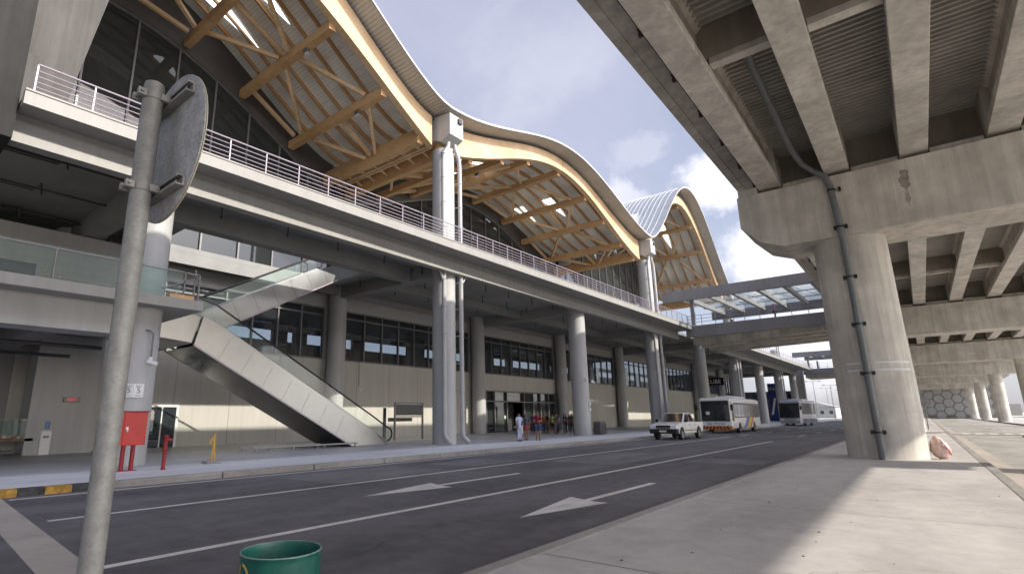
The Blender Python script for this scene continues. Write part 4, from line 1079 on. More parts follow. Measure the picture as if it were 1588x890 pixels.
def litter():
    x, y = -19.3, 40.2
    t = thing('litter_bin','dark brown rounded litter bin at the foot of the column beside the crowd','bin',(x,y,.15))
    m = MB().prism([(y-.55,.2),(y+.55,.2),(y+.55,1.0),(y+.4,1.15),(y-.4,1.15),(y-.55,1.0)],'x',x-.3,x+.3); m.build('bin_body',surf('brown bin',(.10,.085,.075),.6),t,bevel=.05)
    m = MB()
    for q in (-.35,-.1,.15,.4): m.box(x+.301,x+.312,y+q-.08,y+q+.08,.3,.95)
    m.build('slatted_panel','mulld',t)
litter()
def stall():
    t = thing('snack_counter','wooden snack counter with a clear display top by the dark wall at left','display counter',(-29.0,5.6,.15))
    x0,x1,y0,y1 = -29.4,-28.6,4.95,6.2
    MB().box(x0,x1,y0,y1,.72,.86).build('shelf',surf('brown counter',(.16,.085,.05),.5),t,bevel=.01)
    for x in (x0+.05,x1-.05):
        for y in (y0+.05,y1-.05): MB().bar((x,y,.15),(x,y,.72),.07,.07).build('leg','mulld',t)
    MB().box(x0+.1,x1-.1,y0+.1,y1-.1,.3,.36).build('lower_shelf','mulld',t)
    MB().box(x0+.03,x1-.03,y0+.03,y1-.03,.86,1.62).build('display_case','glz_clear',t)
    m = MB()
    for x in (x0+.03,x1-.03):
        for y in (y0+.03,y1-.03): m.bar((x,y,.86),(x,y,1.64),.03,.03)
    for x in (x0+.03,x1-.03): m.bar((x,y0+.03,1.63),(x,y1-.03,1.63),.03,.03)
    m.build('case_frame','galv',t)
    rn = random.Random(5); cols = [(.6,.08,.05),(.65,.6,.55),(.5,.3,.05),(.6,.55,.5)]
    for i in range(9):
        a = x0+.15+rn.random()*.5; b = y0+.12+i*.115
        tag(MB().box(a,a+.14,b,b+.1,.861,.861+.06+.06*rn.random()).build('snack_pack',surf('snack pack %d'%i,cols[i%4],.4),bevel=.01),'small colourful snack pack inside the clear display case','snack','snack packs in the display case')
stall()
def dispenser():
    x, y = -28.7, 6.62
    t = thing('water_dispenser','white water dispenser with a blue bottle on top by the dark wall','water dispenser',(x,y,.15))
    MB().box(x-.16,x+.16,y-.19,y+.19,.15,1.14).build('cabinet','white',t,bevel=.02)
    MB().lathe([(0,.0),(.06,.0),(.07,.05),(.135,.1),(.135,.36),(.1,.40),(0,.40)],(x,y,1.14),n=18).build('bottle',surf('blue water bottle',(.08,.2,.42),.15),t,smooth=True)
    MB().box(x+.161,x+.2,y-.1,y+.1,.85,.93).build('tap','mull',t)
dispenser()
def led():
    t = thing('exit_sign','small dark box sign with faint red letters on the wall pier at left','exit sign',(-28.5,7.4,2.4))
    MB().box(-28.6,-28.48,7.05,7.65,2.34,2.56).build('sign_box','blackgl',t)
    put_text('lettering','EXIT',.17,glow('red led',(.7,.02,.05),.5),t,frame4((-28.476,7.35,2.45),(0,1,0),(0,0,1),(1,0,0)))
led()
def sack():
    m = bmesh.new(); bmesh.ops.create_icosphere(m, subdivisions=4, radius=1)
    rn = random.Random(2)
    from mathutils import noise
    for v in m.verts:
        c = v.co.copy(); d = noise.noise(c*2.3)*.16 + noise.noise(c*6)*.05
        h = c.z
        v.co = Vector((c.x*(.24-.07*h)*(1+d), c.y*(.2-.05*h)*(1+d), .36 + h*.36 + .03*d))
        if v.co.z < .02: v.co.z = 0
    # tilt and neck
    for v in m.verts: v.co.x -= .13*v.co.z
    me = bpy.data.meshes.new('rubbish_sack'); m.to_mesh(me); m.free()
    for p in me.polygons: p.use_smooth = True
    me.materials.append(surf('pale pink sack',(.62,.44,.38),.5,var=.3,scale=7.,bump=.3,bscale=14,obj=True))
    o = bpy.data.objects.new('rubbish_sack',me); COL.objects.link(o); o.location = (.27,24.0,.152)
    tag(o,'pink and white plastic sack slumped against the foot of the big pier','sack')
    ORG[o.name] = Vector(o.location)
    ks = MB()
    for s,(c0) in ((0,-.08),(1,.05)):
        ks.tube([(.16+c0,-.12,.14),(.1+c0,-.17,.3),(0+c0,-.14,.5),(-.06+c0,-.08,.62)],.018,6)
    k = ks.build('red_stripe',surf('sack red print',(.45,.05,.04),.5),o,local=True)
sack()
def far_sign():
    x, y = .15, 66.
    t = thing('round_road_sign','small round road sign on a slim post standing on the median beyond the pier','traffic sign',(x,y,.15))
    MB().cyl(x,y,.15,2.9,.05,10).build('post','galv',t,smooth=True)
    MB().lathe([(0,0),(.5,0),(.5,.02),(0,.02)],(x,y-.08,2.6),ax='y',n=24).build('disc','signback',t)
far_sign()
for i,(x,y,s) in enumerate(((5.2,52.,.5),(6.1,51.2,.28))):
    tag(MB().box(x-s,x+s,y-s*.5,y+s*.5,.006,.1*s+.05).build('rubble_lump','kerb',bevel=.03),['pale flat lump of concrete lying on the right hand road','smaller crumb of concrete beside the flat lump on the road'][i],'rubble')
# pebbles on the near median
p = MB(); rn = random.Random(11)
for i in range(45):
    x = rn.uniform(-2.9,.8); y = rn.uniform(1.5,14)**1.; s = rn.uniform(.003,.011)
    p.box(x-s,x+s*1.2,y-s,y+s,.149,.149+s*.9)
struct(p.build('gravel',surf('grit',(.12,.11,.10),.9,var=.4,scale=9.)),'stuff')

# far end: retaining wall under the overpass, lamp posts, sheds, trees
def mse():
    t = thing('retaining_wall','grey retaining wall of hexagonal panels closing the far end under the overpass','retaining wall',(4,207,0))
    MB().box(-5,15.5,206,207,.0,11.6).build('wall_body','conc_d',t)
    m = MB(); r = 1.25
    for i in range(12):
        for j in range(6):
            cx = -4 + i*r*1.56; cz = .9 + j*r*1.8 + (r*.9 if i%2 else 0)
            if cz > 10.5 or cx > 14.6: continue
            P = [(cx+r*.93*math.cos(PI/3*k), cz+r*.93*math.sin(PI/3*k)) for k in range(6)]; m.prism(P,'y',205.86,206.)
    m.build('hexagonal_panels','grey',t)
mse()
def lamp(x, y, h, label):
    t = thing('street_lamp',label,'street lamp',(x,y,0),'tall lamp posts far down the road')
    MB().tube([(x,y,0),(x,y,h)],[.16,.09],10).build('pole','galv',t,smooth=True)
    m = MB(); m.bar((x-1.9,y,h+.05),(x+1.9,y,h+.05),.09,.09); m.build('cross_arm','galv',t)
    for s in (-1,1): MB().box(x+s*1.9-.45,x+s*1.9+.45,y-.2,y+.2,h-.03,h+.15).build('lamp_head','mull',t)
lamp(-26.9,220,12.3,'leftmost tall double-armed lamp post, beside the terminal end')
lamp(-22.2,220,10.8,'tall double-armed lamp post nearest the concrete pier')
lamp(-32.,300,13.,'shorter looking double-armed lamp post between the two tall ones')
lamp(-29.2,330,13.,'smallest double-armed lamp post just left of the concrete pier')
lamp(27,150,13,'dark lamp post seen between the right hand piers')
def shed(x0,x1,y0,y1,h,label,mat,roofm,name='warehouse'):
    t = thing(name,label,'building',((x0+x1)/2,y0,0))
    MB().box(x0,x1,y0,y1,-.05,h).build('wall',mat,t)
    xm = (x0+x1)/2
    MB().prism([(x0-.6,h+.01),(x1+.6,h+.01),(xm,h+1.8)],'y',y0-.6,y1+.6).build('roof',roofm,t)
    for i in range(4):
        a = x0 + (x1-x0)*(i+.3)/4; MB().box(a,a+(x1-x0)*.1,y0-.06,y0+.02,h*.35,h*.65).build('window','mulld',t)
shed(-38,-26,262,280,4.2,'low pale grey shed with gabled roof far down the road','grey','grey')
shed(-60,-42,300,320,7.,'pale warehouse half hidden behind the end of the terminal','cream','seam')
shed(38,66,190,215,6.,'cream low building seen between the piers on the far right','cream','seam')
shed(24,30,175,181,2.6,'small red kiosk seen between the far right piers','red','seam','kiosk')
def tree(x, y, h, label, seed):
    t = thing('tree',label,'tree',(x,y,0),'trees along the far end of the road'); rn = random.Random(seed)
    tr = MB(); tr.tube([(x,y,-.05),(x+.1,y,h*.3),(x,y+.1,h*.6)],[.22,.17,.08],8)
    for i in range(5):
        a = rn.random()*6.28; tr.tube([(x,y,h*(.3+.06*i)),(x+math.cos(a)*h*.18,y+math.sin(a)*h*.18,h*(.5+.06*i))],[.09,.03],6)
    tr.build('trunk',MT['bark'],t)
    m = MB(); cl = []
    for i in range(11): cl.append((x+rn.gauss(0,h*.17),y+rn.gauss(0,h*.17),h*rn.uniform(.45,.92),h*rn.uniform(.1,.2)))
    for i in range(1500):
        cx,cy,cz,r = rn.choice(cl); d = Vector((rn.gauss(0,1),rn.gauss(0,1),rn.gauss(0,1))).normalized()*r*rn.random()**.4
        c = Vector((cx,cy,cz))+d; u = Vector((rn.gauss(0,1),rn.gauss(0,1),rn.gauss(0,.6))).normalized()*.22; v = u.cross(Vector((rn.gauss(0,1),rn.gauss(0,1),rn.gauss(0,1)))).normalized()*.15
        m.add([c-u,c+v,c+u,c-v],[(0,1,2,3)])
    m.build('crown',MT['leaf'],t)
MT['bark'] = surf('bark',(.12,.09,.07),.9); MT['leaf'] = surf('leaf',(.075,.10,.03),.7,var=.4,scale=1.2); MT['grass'] = ground_mat('grass verge',(.10,.12,.03),(.24,.22,.07),.8,.95,.3)
for i,(x,y,h,l) in enumerate(((-19.5,250,5.,'leafy small tree right of the low grey shed'),(-15.8,262,4.2,'yellowish small tree just left of the big concrete pier'),(-45,255,7,'rounded tree behind the end of the terminal'),(26,200,6,'bushy tree behind the right hand piers'),(33,165,5,'loose green tree at the far right edge of the road'))): tree(x,y,h,l,i+3)
struct(MB().box(24.,80,120,300,-.05,.02).build('grass','grass'),'stuff')
struct(MB().box(-13.5,-8,236,260,-.05,.25).build('grass','grass'),'stuff')
def banner():
    t = thing('blue_banner','blue advertising banner with white lettering between the far columns','banner',(-21.5,117,0))
    MB().box(-22.4,-21.0,121.,121.1,.3,7.4).build('panel',surf('blue banner',(.012,.03,.16),.5,var=.3),t)
    put_text('lettering','ITA',.8,'white',t,frame4((-21.7,120.98,6.3),(1,0,0),(0,0,1),(0,-1,0)))
    MB().add([(-22.3,120.97,1.5),(-21.9,120.97,1.5),(-21.2,120.97,4.6),(-21.5,120.97,4.6)],[(0,1,2,3)]).build('white_swoosh','white',t)
banner()
t = thing('shop_sign','dark sign with white lettering high behind the roof of the airport bus','sign',(-26,98,7.))
MB().box(-27.6,-24.4,98,98.15,6.35,7.6).build('sign_panel','blackgl',t)
put_text('lettering','CUBE',.95,'white',t,frame4((-26,97.98,6.95),(1,0,0),(0,0,1),(0,-1,0)))

# ------------------------------------------------------------------ vehicles (local: nose to -y)
CARW = surf('white car paint',(.72,.72,.70),.3,var=.04,scale=1.5,coat=.6,obj=True)
CARG = surf('dark car glass',(.022,.025,.028),.07,var=.3,scale=1.2,obj=True,coat=.6)
ORANGE = surf('orange marker',(.62,.17,.02),.5,obj=True); LAMPW = surf('headlamp',(.80,.82,.84),.15,obj=True)
def wheel(t, x, y, r, w, rimmat='galv'):
    s = 1 if x > 0 else -1
    prof = [(r*.62,-w/2),(r*.9,-w/2),(r,-w/2+.03),(r,w/2-.03),(r*.9,w/2),(r*.62,w/2)]
    wh = MB().lathe(prof,(x,y,r),ax='x',n=28).build('wheel','black',t,smooth=True,local=True)
    k = MB().lathe([(0,s*(w/2-.05)),(r*.2,s*(w/2-.02)),(r*.3,s*(w/2-.06)),(r*.55,s*(w/2-.05)),(r*.63,s*(w/2-.0)),(r*.63,-s*w/2)],(x,y,r),ax='x',n=28).build('rim',rimmat,wh,smooth=True,local=True)
def quad(m, P): return m.add(P,[tuple(range(len(P)))])
def arch(y, r, z0, n=9): return [(y - r*math.cos(PI*i/n), z0 + r*math.sin(PI*i/n)) for i in range(n+1)]
def pickup():
    t = thing('pickup_truck','white double-cab pickup parked at the kerb in front of the white bus','pickup truck',(-13.05,39.15,0),rz=R(-2))
    w = .88
    body = [(-2.52,.42),(-1.98,.42)] + [(y,z) for y,z in arch(-1.58,.43,.40)] + [(-1.1,.42),(1.1,.42)] + arch(1.56,.43,.40) + [(2.0,.45),(2.5,.5),(2.54,1.1),(1.02,1.12),(-1.15,1.13),(-1.9,1.06),(-2.34,.97),(-2.50,.84),(-2.56,.60)]
    MB().prism(body,'x',-w,w).build('body',CARW,t,bevel=.075,seg=4,local=True)
    # cabin frustum
    b = [(-.84,-1.22),(.84,-1.22),(.84,1.0),(-.84,1.0)]; tp = [(-.66,-.30),(.66,-.30),(.66,.78),(-.66,.78)]
    v = [(x,y,1.09) for x,y in b] + [(x,y,1.735) for x,y in tp]
    cab = MB().add(v,[(3,2,1,0),(4,5,6,7),(0,1,5,4),(1,2,6,5),(2,3,7,6),(3,0,4,7)]).build('cab',CARW,t,bevel=.05,seg=3,local=True)
    def pane(i,j,u0,u1,v0,v1,off,name,parent):
        A,B,Cc,D = Vector(v[i]),Vector(v[j]),Vector(v[4+j]),Vector(v[4+i]); n = (B-A).cross(D-A).normalized()*off
        P = [A.lerp(B,u).lerp(D.lerp(Cc,u),q)+n for u,q in ((u0,v0),(u1,v0),(u1,v1),(u0,v1))]
        return quad(MB(),P).build(name,CARG,parent,local=True)
    pane(0,1,.05,.95,.08,.93,.012,'windscreen',cab)
    pane(1,2,.05,.50,.08,.88,.012,'side_window',cab); pane(1,2,.54,.95,.08,.88,.012,'side_window',cab)
    pane(3,0,.05,.46,.08,.88,.012,'side_window',cab); pane(3,0,.50,.95,.08,.88,.012,'side_window',cab)
    pane(2,3,.1,.9,.1,.85,.012,'rear_window',cab)
    MB().box(-.8,.8,1.06,2.48,1.121,1.135).build('bed_liner','black',t,local=True)
    m = MB().prism([(-2.60,.40),(-2.60,.66),(-2.50,.72),(-2.2,.72),(-2.2,.40)],'x',-.9,.9); m.build('front_bumper','black',t,bevel=.03,local=True)
    MB().prism([(-2.575,.72),(-2.535,.92),(-2.45,.93),(-2.45,.72)],'x',-.46,.46).build('grille','blackgl',t,local=True)
    g = MB(); g.box(-.5,.5,-2.585,-2.56,.80,.82); g.build('grille_bar','galv',t,local=True)
    for i in range(5): MB().box(-.45+i*.2,-.35+i*.2,-2.592,-2.58,.735,.775).build('marker_light',surf('marker',(.7,.55,.25),.4,obj=True),t,local=True)
    for s in (-1,1):
        MB().prism([(-2.545,.70),(-2.50,.92),(-2.25,.97),(-2.25,.74)],'x',s*.48,s*.885).build('headlight',LAMPW,t,bevel=.02,local=True)
        MB().box(s*.89,s*1.07,-1.08,-.95,1.12,1.32).build('mirror','black',t,bevel=.03,local=True)
        h = MB()
        for y in (-.25,.78): h.box(s*.881,s*.90,y,y+.16,.93,.96)
        h.build('door_handle','blackgl',t,local=True)
        j = MB()
        for y in (-1.0,.02,1.02): j.box(s*.8805,s*.8825,y-.006,y+.006,.5,1.1)
        j.box(s*.8805,s*.884,-1.05,1.1,.55,.62); j.build('door_seam',surf('olive trim',(.2,.19,.06),.5,obj=True),t,local=True)
        MB().box(s*.70,s*.87,2.5,2.565,.75,1.05).build('tail_light','red',t,local=True)
        for y in (-1.58,1.56): wheel(t,s*.80,y,.36,.24)
    MB().box(-.24,.24,-2.615,-2.602,.5,.62).build('number_plate','white',t,local=True)
pickup()

def coachwork(t, w, l, h, z0, mat, name='body', bev=.16):
    return MB().box(-w/2,w/2,-l/2,l/2,z0,h).build(name,mat,t,bevel=bev,seg=4,local=True)
def bus():
    w, l, h = 2.54, 11.8, 2.98
    t = thing('airport_bus','white low-floor airport bus with rainbow swoosh and black orange bumper stripes','bus',(-13.85,57.1,0),rz=R(1.))
    b = coachwork(t,w,l,h,.36,CARW)
    f = -l/2
    MB().box(-w/2+.1,w/2-.1,-l/2+.35,l/2-.35,h,h+.06).build('roof_rail',CARW,t,bevel=.03,local=True)
    MB().box(-.8,.8,-2.2,2.4,h+.06,h+.26).build('air_conditioner',CARW,t,bevel=.09,seg=3,local=True)
    MB().tube([(-.9,f+.7,h),(-.9,f+.7,h+.12)],.07,10).build('beacon',ORANGE,t,local=True)
    # windscreen band with dashboard behind
    MB().box(-1.14,1.14,f-.006,f+.05,1.02,2.78).build('screen_surround','blackgl',t,bevel=.02,local=True)
    ws = quad(MB(),[(-1.08,f-.012,1.12),(1.08,f-.012,1.12),(1.08,f-.012,2.42),(-1.08,f-.012,2.42)]).build('windscreen',CARG,t,local=True)
    MB().box(.5,1.0,f-.02,f-.014,2.5,2.72).build('route_display','dark',t,local=True)
    MB().box(-.75,-.45,f-.02,f-.014,1.6,1.85).build('paper_notice','white',ws,local=True)
    wip = MB()
    for x,s in ((-.5,1),(.5,1)): wip.bar((x,f-.025,1.12),(x+.35*s,f-.025,1.72),.02,.02,(0,1,0))
    wip.build('wiper','black',ws,local=True)
    MB().box(.0-.012,.012,f-.02,f-.013,1.12,2.42).build('screen_divider','blackgl',ws,local=True)
    # side window bands: kerb side and road side
    for s in (-1,1):
        x = s*w/2
        wb = MB().box(x-.01*s,x+.006*s,-l/2+1.1,l/2-.25,1.30,2.62).build('window_band','blackgl',t,bevel=.01,local=True)
        y = -l/2+1.2
        while y < l/2-1.2:
            quad(MB(),[(x+.009*s,y,1.42),(x+.009*s,y+1.12,1.42),(x+.009*s,y+1.12,2.45),(x+.009*s,y,2.45)]).build('side_window',CARG,wb,local=True); y += 1.3
        MB().box(x-.01*s,x+.007*s,-l/2+.22,-l/2+.95,1.05,2.5).build('driver_window','blackgl',t,local=True)
        # front wheel arches
        for y in (-l/2+2.75, l/2-3.1):
            a = MB().prism(arch(y,.56,.36)+[(y+.56,.34),(y-.56,.34)],'x',x-.02*s,x+.004*s); a.build('wheel_arch','black',t,local=True)
            wheel(t,s*(w/2-.13),y,.48,.28)
        # rainbow swoosh
        cols = [(.45,.03,.04),(.62,.22,.02),(.66,.50,.03),(.12,.38,.06),(.04,.12,.45),(.22,.06,.35)]
        for i,c in enumerate(reversed(cols)):
            m = MB(); vs = []; n = 12
            for k in range(n+1):
                u = k/n; yb = -2.3 + i*.5 + 3.0*u - .9*u*u; zb = .40 + .95*u**1.5
                vs += [(x+(.0085+.0004*i)*s,yb,zb),(x+(.0085+.0004*i)*s,yb+.5,zb)]
            m.add(vs,[(2*k,2*k+1,2*k+3,2*k+2) for k in range(n)]).build('rainbow_stripe',surf('stripe %d %d'%(i,s),c,.4,obj=True,var=.05),t,local=True)
        # mirror arms
        mr = MB(); mr.tube([(s*1.15,f+.1,2.6),(s*1.38,f-.25,2.62),(s*1.42,f-.3,2.4)],.025,8); mr.box(s*1.33,s*1.53,f-.38,f-.26,1.95,2.42); mr.build('wing_mirror','black',t,local=True)
        MB().prism([(f-.012,.72),(f-.012,.9),(f+.03,.9),(f+.03,.72)],'x',s*.75,s*1.12).build('headlight',LAMPW,t,local=True)
    bp = MB().box(-w/2+.015,w/2-.015,f-.014,f+.06,.33,.63).build('front_bumper',ORANGE,t,bevel=.008,local=True)
    for i in range(8):
        x = -1.2+i*.28; sl = .16 if x < -.05 else -.16
        x -= min(0,sl)
        quad(MB(),[(x,f-.018,.34),(x+.13,f-.018,.34),(x+.13+sl,f-.018,.62),(x+sl,f-.018,.62)]).build('bumper_stripe','blackgl',bp,local=True)
    put_text('lettering','Ceb',.30,'mull',t,frame4((-.62,f-.009,.84),(1,0,0),(0,0,1),(0,-1,0)),local=True)
    put_text('lettering','airport',.2,'mull',t,frame4((.42,f-.009,.84),(1,0,0),(0,0,1),(0,-1,0)),local=True)
    m = MB(); m.add([(-.15,f-.01,.78),(.1,f-.01,.9),(-.02,f-.01,.9)],[(0,1,2)]); m.add([(-.12,f-.01,.92),(.08,f-.01,.86),(-.02,f-.01,.84)],[(0,1,2)]); m.build('plane_emblem','mull',t,local=True)
bus()
def coach():
    w, l, h = 2.5, 9.0, 3.45
    t = thing('tour_coach','white and grey tour coach with a big dark windscreen behind the airport bus','coach',(-13.6,92.0,0),rz=R(-5))
    prof = [(-l/2+.1,.34),(l/2,.34),(l/2,h-.15),(l/2-.2,h),(-l/2+1.3,h),(-l/2+.55,h-.35),(-l/2+.08,1.35),(-l/2,.9)]
    MB().prism(prof,'x',-w/2,w/2).build('body',surf('silver coach paint',(.42,.42,.44),.35,coat=.4,obj=True),t,bevel=.1,seg=3,local=True)
    MB().box(-1.2,1.2,-l/2+1.3,-l/2+2.6,h,h+.05).build('roof_visor','blackgl',t,bevel=.02,local=True)
    MB().box(-.9,.9,-1,2.,h,h+.2).build('air_conditioner',CARW,t,bevel=.08,local=True)
    ws = MB().add([(-1.22,-l/2+.02,1.08),(1.22,-l/2+.02,1.08),(1.2,-l/2+.50,h-.42),(1.0,-l/2+.95,h-.12),(-1.0,-l/2+.95,h-.12),(-1.2,-l/2+.50,h-.42)],[(0,1,2,5),(5,2,3,4)])
    for i in range(len(ws.v)): ws.v[i] = ws.v[i] + Vector((0,-.03,.02))
    ws.build('windscreen',CARG,t,local=True)
    sk = MB().box(-w/2-.004,w/2+.004,-l/2+1.0,l/2+.004,.32,.95).build('blue_skirt',surf('blue skirt',(.06,.07,.14),.4,obj=True),t,local=True)
    MB().box(-w/2+.05,w/2-.05,-l/2-.03,-l/2+.1,.3,.72).build('front_bumper',surf('bumper grey',(.3,.31,.34),.4,obj=True),t,bevel=.03,local=True)
    MB().box(-.7,.7,-l/2-.012,-l/2+.1,.95,1.08).build('badge_bar','galv',t,local=True)
    for s in (-1,1):
        x = s*w/2
        wb = MB().box(x-.01*s,x+.006*s,-l/2+1.3,l/2-.3,1.55,h-.4).build('window_band','blackgl',t,local=True)
        for i in range(4):
            y = -l/2+1.45+i*1.55; quad(MB(),[(x+.009*s,y,1.65),(x+.009*s,y+1.4,1.65),(x+.009*s,y+1.4,h-.5),(x+.009*s,y,h-.5)]).build('side_window',CARG,wb,local=True)
        for y in (-l/2+2.7,l/2-3.): wheel(t,s*(w/2-.13),y,.5,.28)
        m = MB(); m.tube([(s*1.1,-l/2+.5,h-.3),(s*1.45,-l/2-.1,h-.4),(s*1.45,-l/2-.1,h-.8)],.03,8); m.box(s*1.37,s*1.56,-l/2-.16,-l/2-.06,h-1.3,h-.8); m.build('wing_mirror','black',t,local=True)
        MB().box(s*.78,s*1.15,-l/2-.04,-l/2+.1,.75,.9).build('headlight',LAMPW,t,local=True)
coach()

# ------------------------------------------------------------------ people
SKIN = surf('skin',(.28,.15,.09),.55,var=.08,scale=4.,obj=True); HAIR = surf('dark hair',(.012,.01,.009),.5,var=.2,scale=20,obj=True)
def skin_mesh(name, J, E, mat, parent, sub=1, root=0):
    me = bpy.data.meshes.new(name); me.from_pydata([j[:3] for j in J],E,[])
    o = bpy.data.objects.new(name,me); COL.objects.link(o)
    md = o.modifiers.new('s','SKIN'); md.use_smooth_shade = True
    sv = me.skin_vertices[0].data
    for i,j in enumerate(J): sv[i].radius = (j[3], j[4] if len(j) > 4 else j[3]); sv[i].use_root = (i == root)
    if sub: o.modifiers.new('u','SUBSURF').levels = sub; o.modifiers['u'].render_levels = sub
    dg = bpy.context.evaluated_depsgraph_get(); nm = bpy.data.meshes.new_from_object(o.evaluated_get(dg))
    bpy.data.objects.remove(o); bpy.data.meshes.remove(me)
    nm.name = name; nm.materials.clear(); nm.materials.append(mat)
    for p in nm.polygons: p.use_smooth = True
    q = bpy.data.objects.new(name,nm); COL.objects.link(q); q.parent = parent
    return q
def person(x, y, face, label, top, bottom, legs='trousers', hgt=1.64, pose='stand', step=.0, hairlong=False, arms=(0,0), shoe=(.03,.03,.03), z=.15):
    """local: facing -y, feet at z 0; clothes are shells over the body"""
    t = thing('person',label,'person',(x,y,z),rz=face); s = hgt/1.7
    drop = 0
    hip = .92; kneeL = (.10,-.02+step*.4,.50); kneeR = (-.10,-.03-step*.5,.50); ankL = (.10,.03+step*.9,.085); ankR = (-.10,.02-step*.7,.085)
    toeL = (.11,-.13+step*.9,.03); toeR = (-.11,-.14-step*.7,.03)
    if pose == 'lean': kneeL = (.10,-.10,.50)
    aL, aR = arms
    shL, shR = (.19,0,1.40), (-.19,0,1.40)
    elL = (.25,.03-.10*aL,1.13+.02*aL); elR = (-.25,.03-.10*aR,1.13+.02*aR)
    wrL = (.24-.10*aL,-.02-.30*aL,.87+.30*aL); wrR = (-.24+.10*aR,-.02-.30*aR,.87+.30*aR)
    J = [(0,0,hip,.105,.09),(0,.01,1.12,.095,.08),(0,.01,1.32,.115,.085),(0,.01,1.43,.075,.065),(0,.0,1.50,.055,.055),(0,-.015,1.58,.075,.09),(0,-.01,1.66,.07,.085),
         (.10,0,.88,.09),kneeL+(.058,),ankL+(.042,),toeL+(.035,.03),(-.10,0,.88,.09),kneeR+(.058,),ankR+(.042,),toeR+(.035,.03),
         shL+(.055,),elL+(.042,),wrL+(.030,),shR+(.055,),elR+(.042,),wrR+(.030,)]
    E = [(0,1),(1,2),(2,3),(3,4),(4,5),(5,6),(0,7),(7,8),(8,9),(9,10),(0,11),(11,12),(12,13),(13,14),(3,15),(15,16),(16,17),(3,18),(18,19),(19,20)]
    # palm and five fingers each side
    for wi,el,wr,sg in ((17,elL,wrL,1),(20,elR,wrR,-1)):
        d = (Vector(wr)-Vector(el)).normalized(); u = d.cross(Vector((sg,0,0))).normalized(); pl = Vector(wr)+d*.055
        J.append(tuple(pl)+(.028,.02)); pi = len(J)-1; E.append((wi,pi))
        for k,(o,ln) in enumerate(((-.03,.07),(-.01,.08),(.012,.075),(.032,.058))):
            a = pl + d*.04 + u*o; bq = a + d*ln + Vector((-sg*.02,0,0)); J.append(tuple(a)+(.009,)); J.append(tuple(bq)+(.007,)); E += [(pi,len(J)-2),(len(J)-2,len(J)-1)]
        a = pl - u*.045 + d*.0; J.append(tuple(a)+(.010,)); J.append(tuple(a + d*.045 - u*.012)+(.008,)); E += [(pi,len(J)-2),(len(J)-2,len(J)-1)]
    J = [tuple(c*s for c in j) for j in J]
    skin_mesh('body',J,E,SKIN,t)
    def sc(L): return [tuple(c*s for c in j) for j in L]
    tm = surf('top '+label,top,.8,var=.15,scale=6,obj=True); bmx = surf('bottom '+label,bottom,.8,var=.15,scale=6,obj=True); sm = surf('shoe '+label,shoe,.6,obj=True)
    e = lambda a,b,f: tuple(a[i]+(b[i]-a[i])*f for i in range(3))
    skin_mesh('shirt',sc([(0,0,.88,.165,.135),(0,.01,1.10,.15,.125),(0,.01,1.32,.172,.125),(0,.01,1.43,.11,.09),shL+(.072,),e(shL,elL,.75)+(.064,),shR+(.072,),e(shR,elR,.75)+(.064,)]),[(0,1),(1,2),(2,3),(3,4),(4,5),(3,6),(6,7)],tm,t)
    if legs == 'dress':
        pr = [(.17,.95),(.19,.80),(.22,.55),(.24,.30)]
        m = MB().lathe([(r*s,h*s) for r,h in pr] + [(.22*s,.30*s)],(0,0,0),n=20)
        for i in range(len(m.v)): m.v[i].y *= .72
        m.build('skirt',bmx,t,smooth=True,local=True)
    elif legs == 'skirt':
        m = MB().lathe([(.165*s,.97*s),(.185*s,.82*s),(.20*s,.60*s),(.19*s,.60*s)],(0,0,0),n=20)
        for i in range(len(m.v)): m.v[i].y *= .75
        m.build('skirt',bmx,t,smooth=True,local=True)
    else:
        f = .55 if legs == 'shorts' else 1.0
        kl = kneeL if legs == 'shorts' else ankL; kr = kneeR if legs == 'shorts' else ankR
        L = [(0,0,.93,.16,.125),(.10,0,.86,.105),(-.10,0,.86,.105)]
        if legs == 'shorts': L += [e((.10,0,.88),kneeL,.92)+(.095,),e((-.10,0,.88),kneeR,.92)+(.095,)]; E2 = [(0,1),(0,2),(1,3),(2,4)]
        else: L += [kneeL+(.08,),e(kneeL,ankL,.95)+(.07,),kneeR+(.08,),e(kneeR,ankR,.95)+(.07,)]; E2 = [(0,1),(0,2),(1,3),(3,4),(2,5),(5,6)]
        skin_mesh('shorts' if legs == 'shorts' else 'trousers',sc(L),E2,bmx,t)
    for q,(ank,toe) in enumerate(((ankL,toeL),(ankR,toeR))):
        skin_mesh('shoe',sc([(ank[0],ank[1]+.03,.05,.055,.05),(toe[0],toe[1],.035,.048,.034)]),[(0,1)],sm,t)
    hp = [(0,.008,1.685,.088,.095),(0,.035,1.60,.075,.07)] + ([(0,.06,1.45,.08,.05)] if hairlong else [])
    skin_mesh('hair',sc(hp),[(i,i+1) for i in range(len(hp)-1)],HAIR,t)
    # face: eyes, nose, mouth, ears
    fc = MB()
    for sg in (-1,1): fc.box(sg*.032*s-.011*s,sg*.032*s+.011*s,-.107*s,-.098*s,1.605*s,1.615*s)
    fc.build('eyes','blackgl',t,local=True)
    n = MB().add([(-.014*s,-.1*s,1.565*s),(.014*s,-.1*s,1.565*s),(0,-.125*s,1.568*s),(0,-.1*s,1.605*s)],[(0,1,2),(0,2,3),(2,1,3),(1,0,3)]); n.build('nose',SKIN,t,local=True)
    MB().box(-.022*s,.022*s,-.104*s,-.096*s,1.533*s,1.541*s).build('mouth',surf('lips',(.25,.08,.07),.5),t,local=True)
    for sg in (-1,1): MB().box(sg*.072*s,sg*.088*s,-.02*s,.015*s,1.565*s,1.62*s).build('ear',SKIN,t,bevel=.006,local=True)
    return t
person(-18.28,27.41,R(75),'person in pale blue shirt and trousers standing nearest the kerb',(.50,.55,.72),(.48,.50,.68),arms=(.3,.1),hgt=1.62)
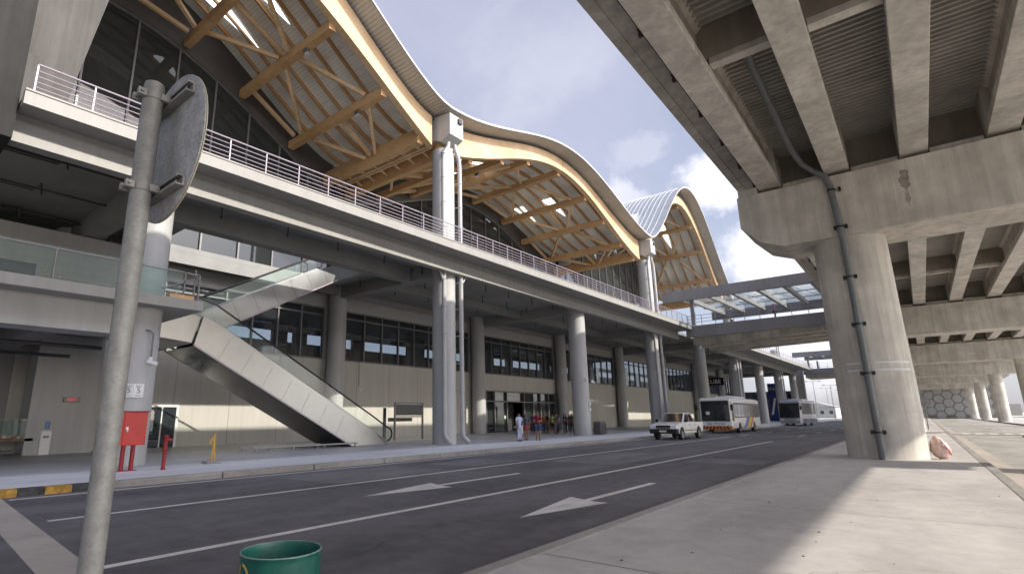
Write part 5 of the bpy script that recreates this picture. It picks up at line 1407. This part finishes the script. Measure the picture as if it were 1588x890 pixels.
tag(MB().box(-18.05,-17.85,27.1,27.16,.62,.95).build('white_handbag','white',bevel=.02),'white carrier bag hanging from the hand of the person in pale blue','bag')
person(-18.88,29.09,R(60),'person in dark jacket and short red skirt beside the one in pale blue',(.05,.07,.11),(.25,.05,.05),legs='skirt',hgt=1.56,hairlong=True,step=.12)
person(-17.98,28.99,R(20),'person in dark red shirt and denim shorts looking at a phone',(.20,.015,.025),(.05,.08,.17),legs='shorts',arms=(.9,.9),hgt=1.68)
G = [(-24.86,41.07,200,'person in rust orange top and blue jeans left in the waiting group',(.34,.11,.04),(.06,.10,.2),'trousers',.5),
     (-24.37,41.7,30,'person in yellow green shirt and black shorts within the waiting group',(.40,.42,.15),(.02,.02,.02),'shorts',.2),
     (-23.14,40.04,90,'person in charcoal top leaning forward near the middle of the group',(.04,.045,.05),(.10,.11,.14),'trousers',.6),
     (-23.5,40.87,250,'person in black with long hair and dark trousers in the group',(.015,.015,.02),(.02,.02,.025),'trousers',.1),
     (-23.0,41.3,120,'person in navy top and grey trousers in the waiting group',(.02,.03,.07),(.16,.16,.17),'trousers',.3),
     (-22.35,40.44,300,'person in black shirt and white shoes near the column',(.02,.02,.02),(.03,.03,.035),'trousers',.7),
     (-23.79,43.62,60,'person in maroon top partly hidden at the back of the group',(.12,.02,.04),(.03,.03,.04),'trousers',.2),
     (-23.99,44.9,10,'person in dark grey shirt half hidden behind the column',(.06,.06,.065),(.05,.06,.10),'trousers',.0),
     (-25.6,42.4,140,'person in teal top at the rear of the waiting group',(.03,.12,.13),(.04,.04,.05),'trousers',.4),
     (-24.2,40.6,330,'person in black jacket and brown trousers at the front of the group',(.02,.02,.022),(.13,.08,.05),'trousers',.2)]
G += [(-24.6,42.9,20,'person in white cap coloured shirt and black trousers deep in the group',(.45,.44,.42),(.02,.02,.02),'trousers',.3),
     (-22.9,42.4,170,'person in olive top standing behind the navy one in the group',(.10,.11,.05),(.05,.05,.06),'trousers',.2),
     (-25.4,40.2,45,'person in dark purple shirt at the left edge beside the orange top',(.07,.03,.10),(.03,.03,.04),'trousers',.4),
     (-22.2,41.6,220,'person in black sweater just beside the column in the group',(.015,.015,.017),(.05,.06,.09),'trousers',.1)]
rn = random.Random(4)
for i,(x,y,f,l,a,b,lg,ar) in enumerate(G):
    q = person(x,y,R(f),l,a,b,legs=lg,arms=(ar,ar*.5),hgt=1.52+.17*rn.random(),hairlong=i%3==1,step=.06*rn.random(),shoe=(.6,.6,.6) if i == 5 else (.04,.04,.04))
    q['group'] = 'people waiting by the entrance'
person(-9.6,60.2,R(90),'person in pink top standing behind the railing of the near footbridge',(.5,.12,.25),(.1,.1,.12),z=10.62)
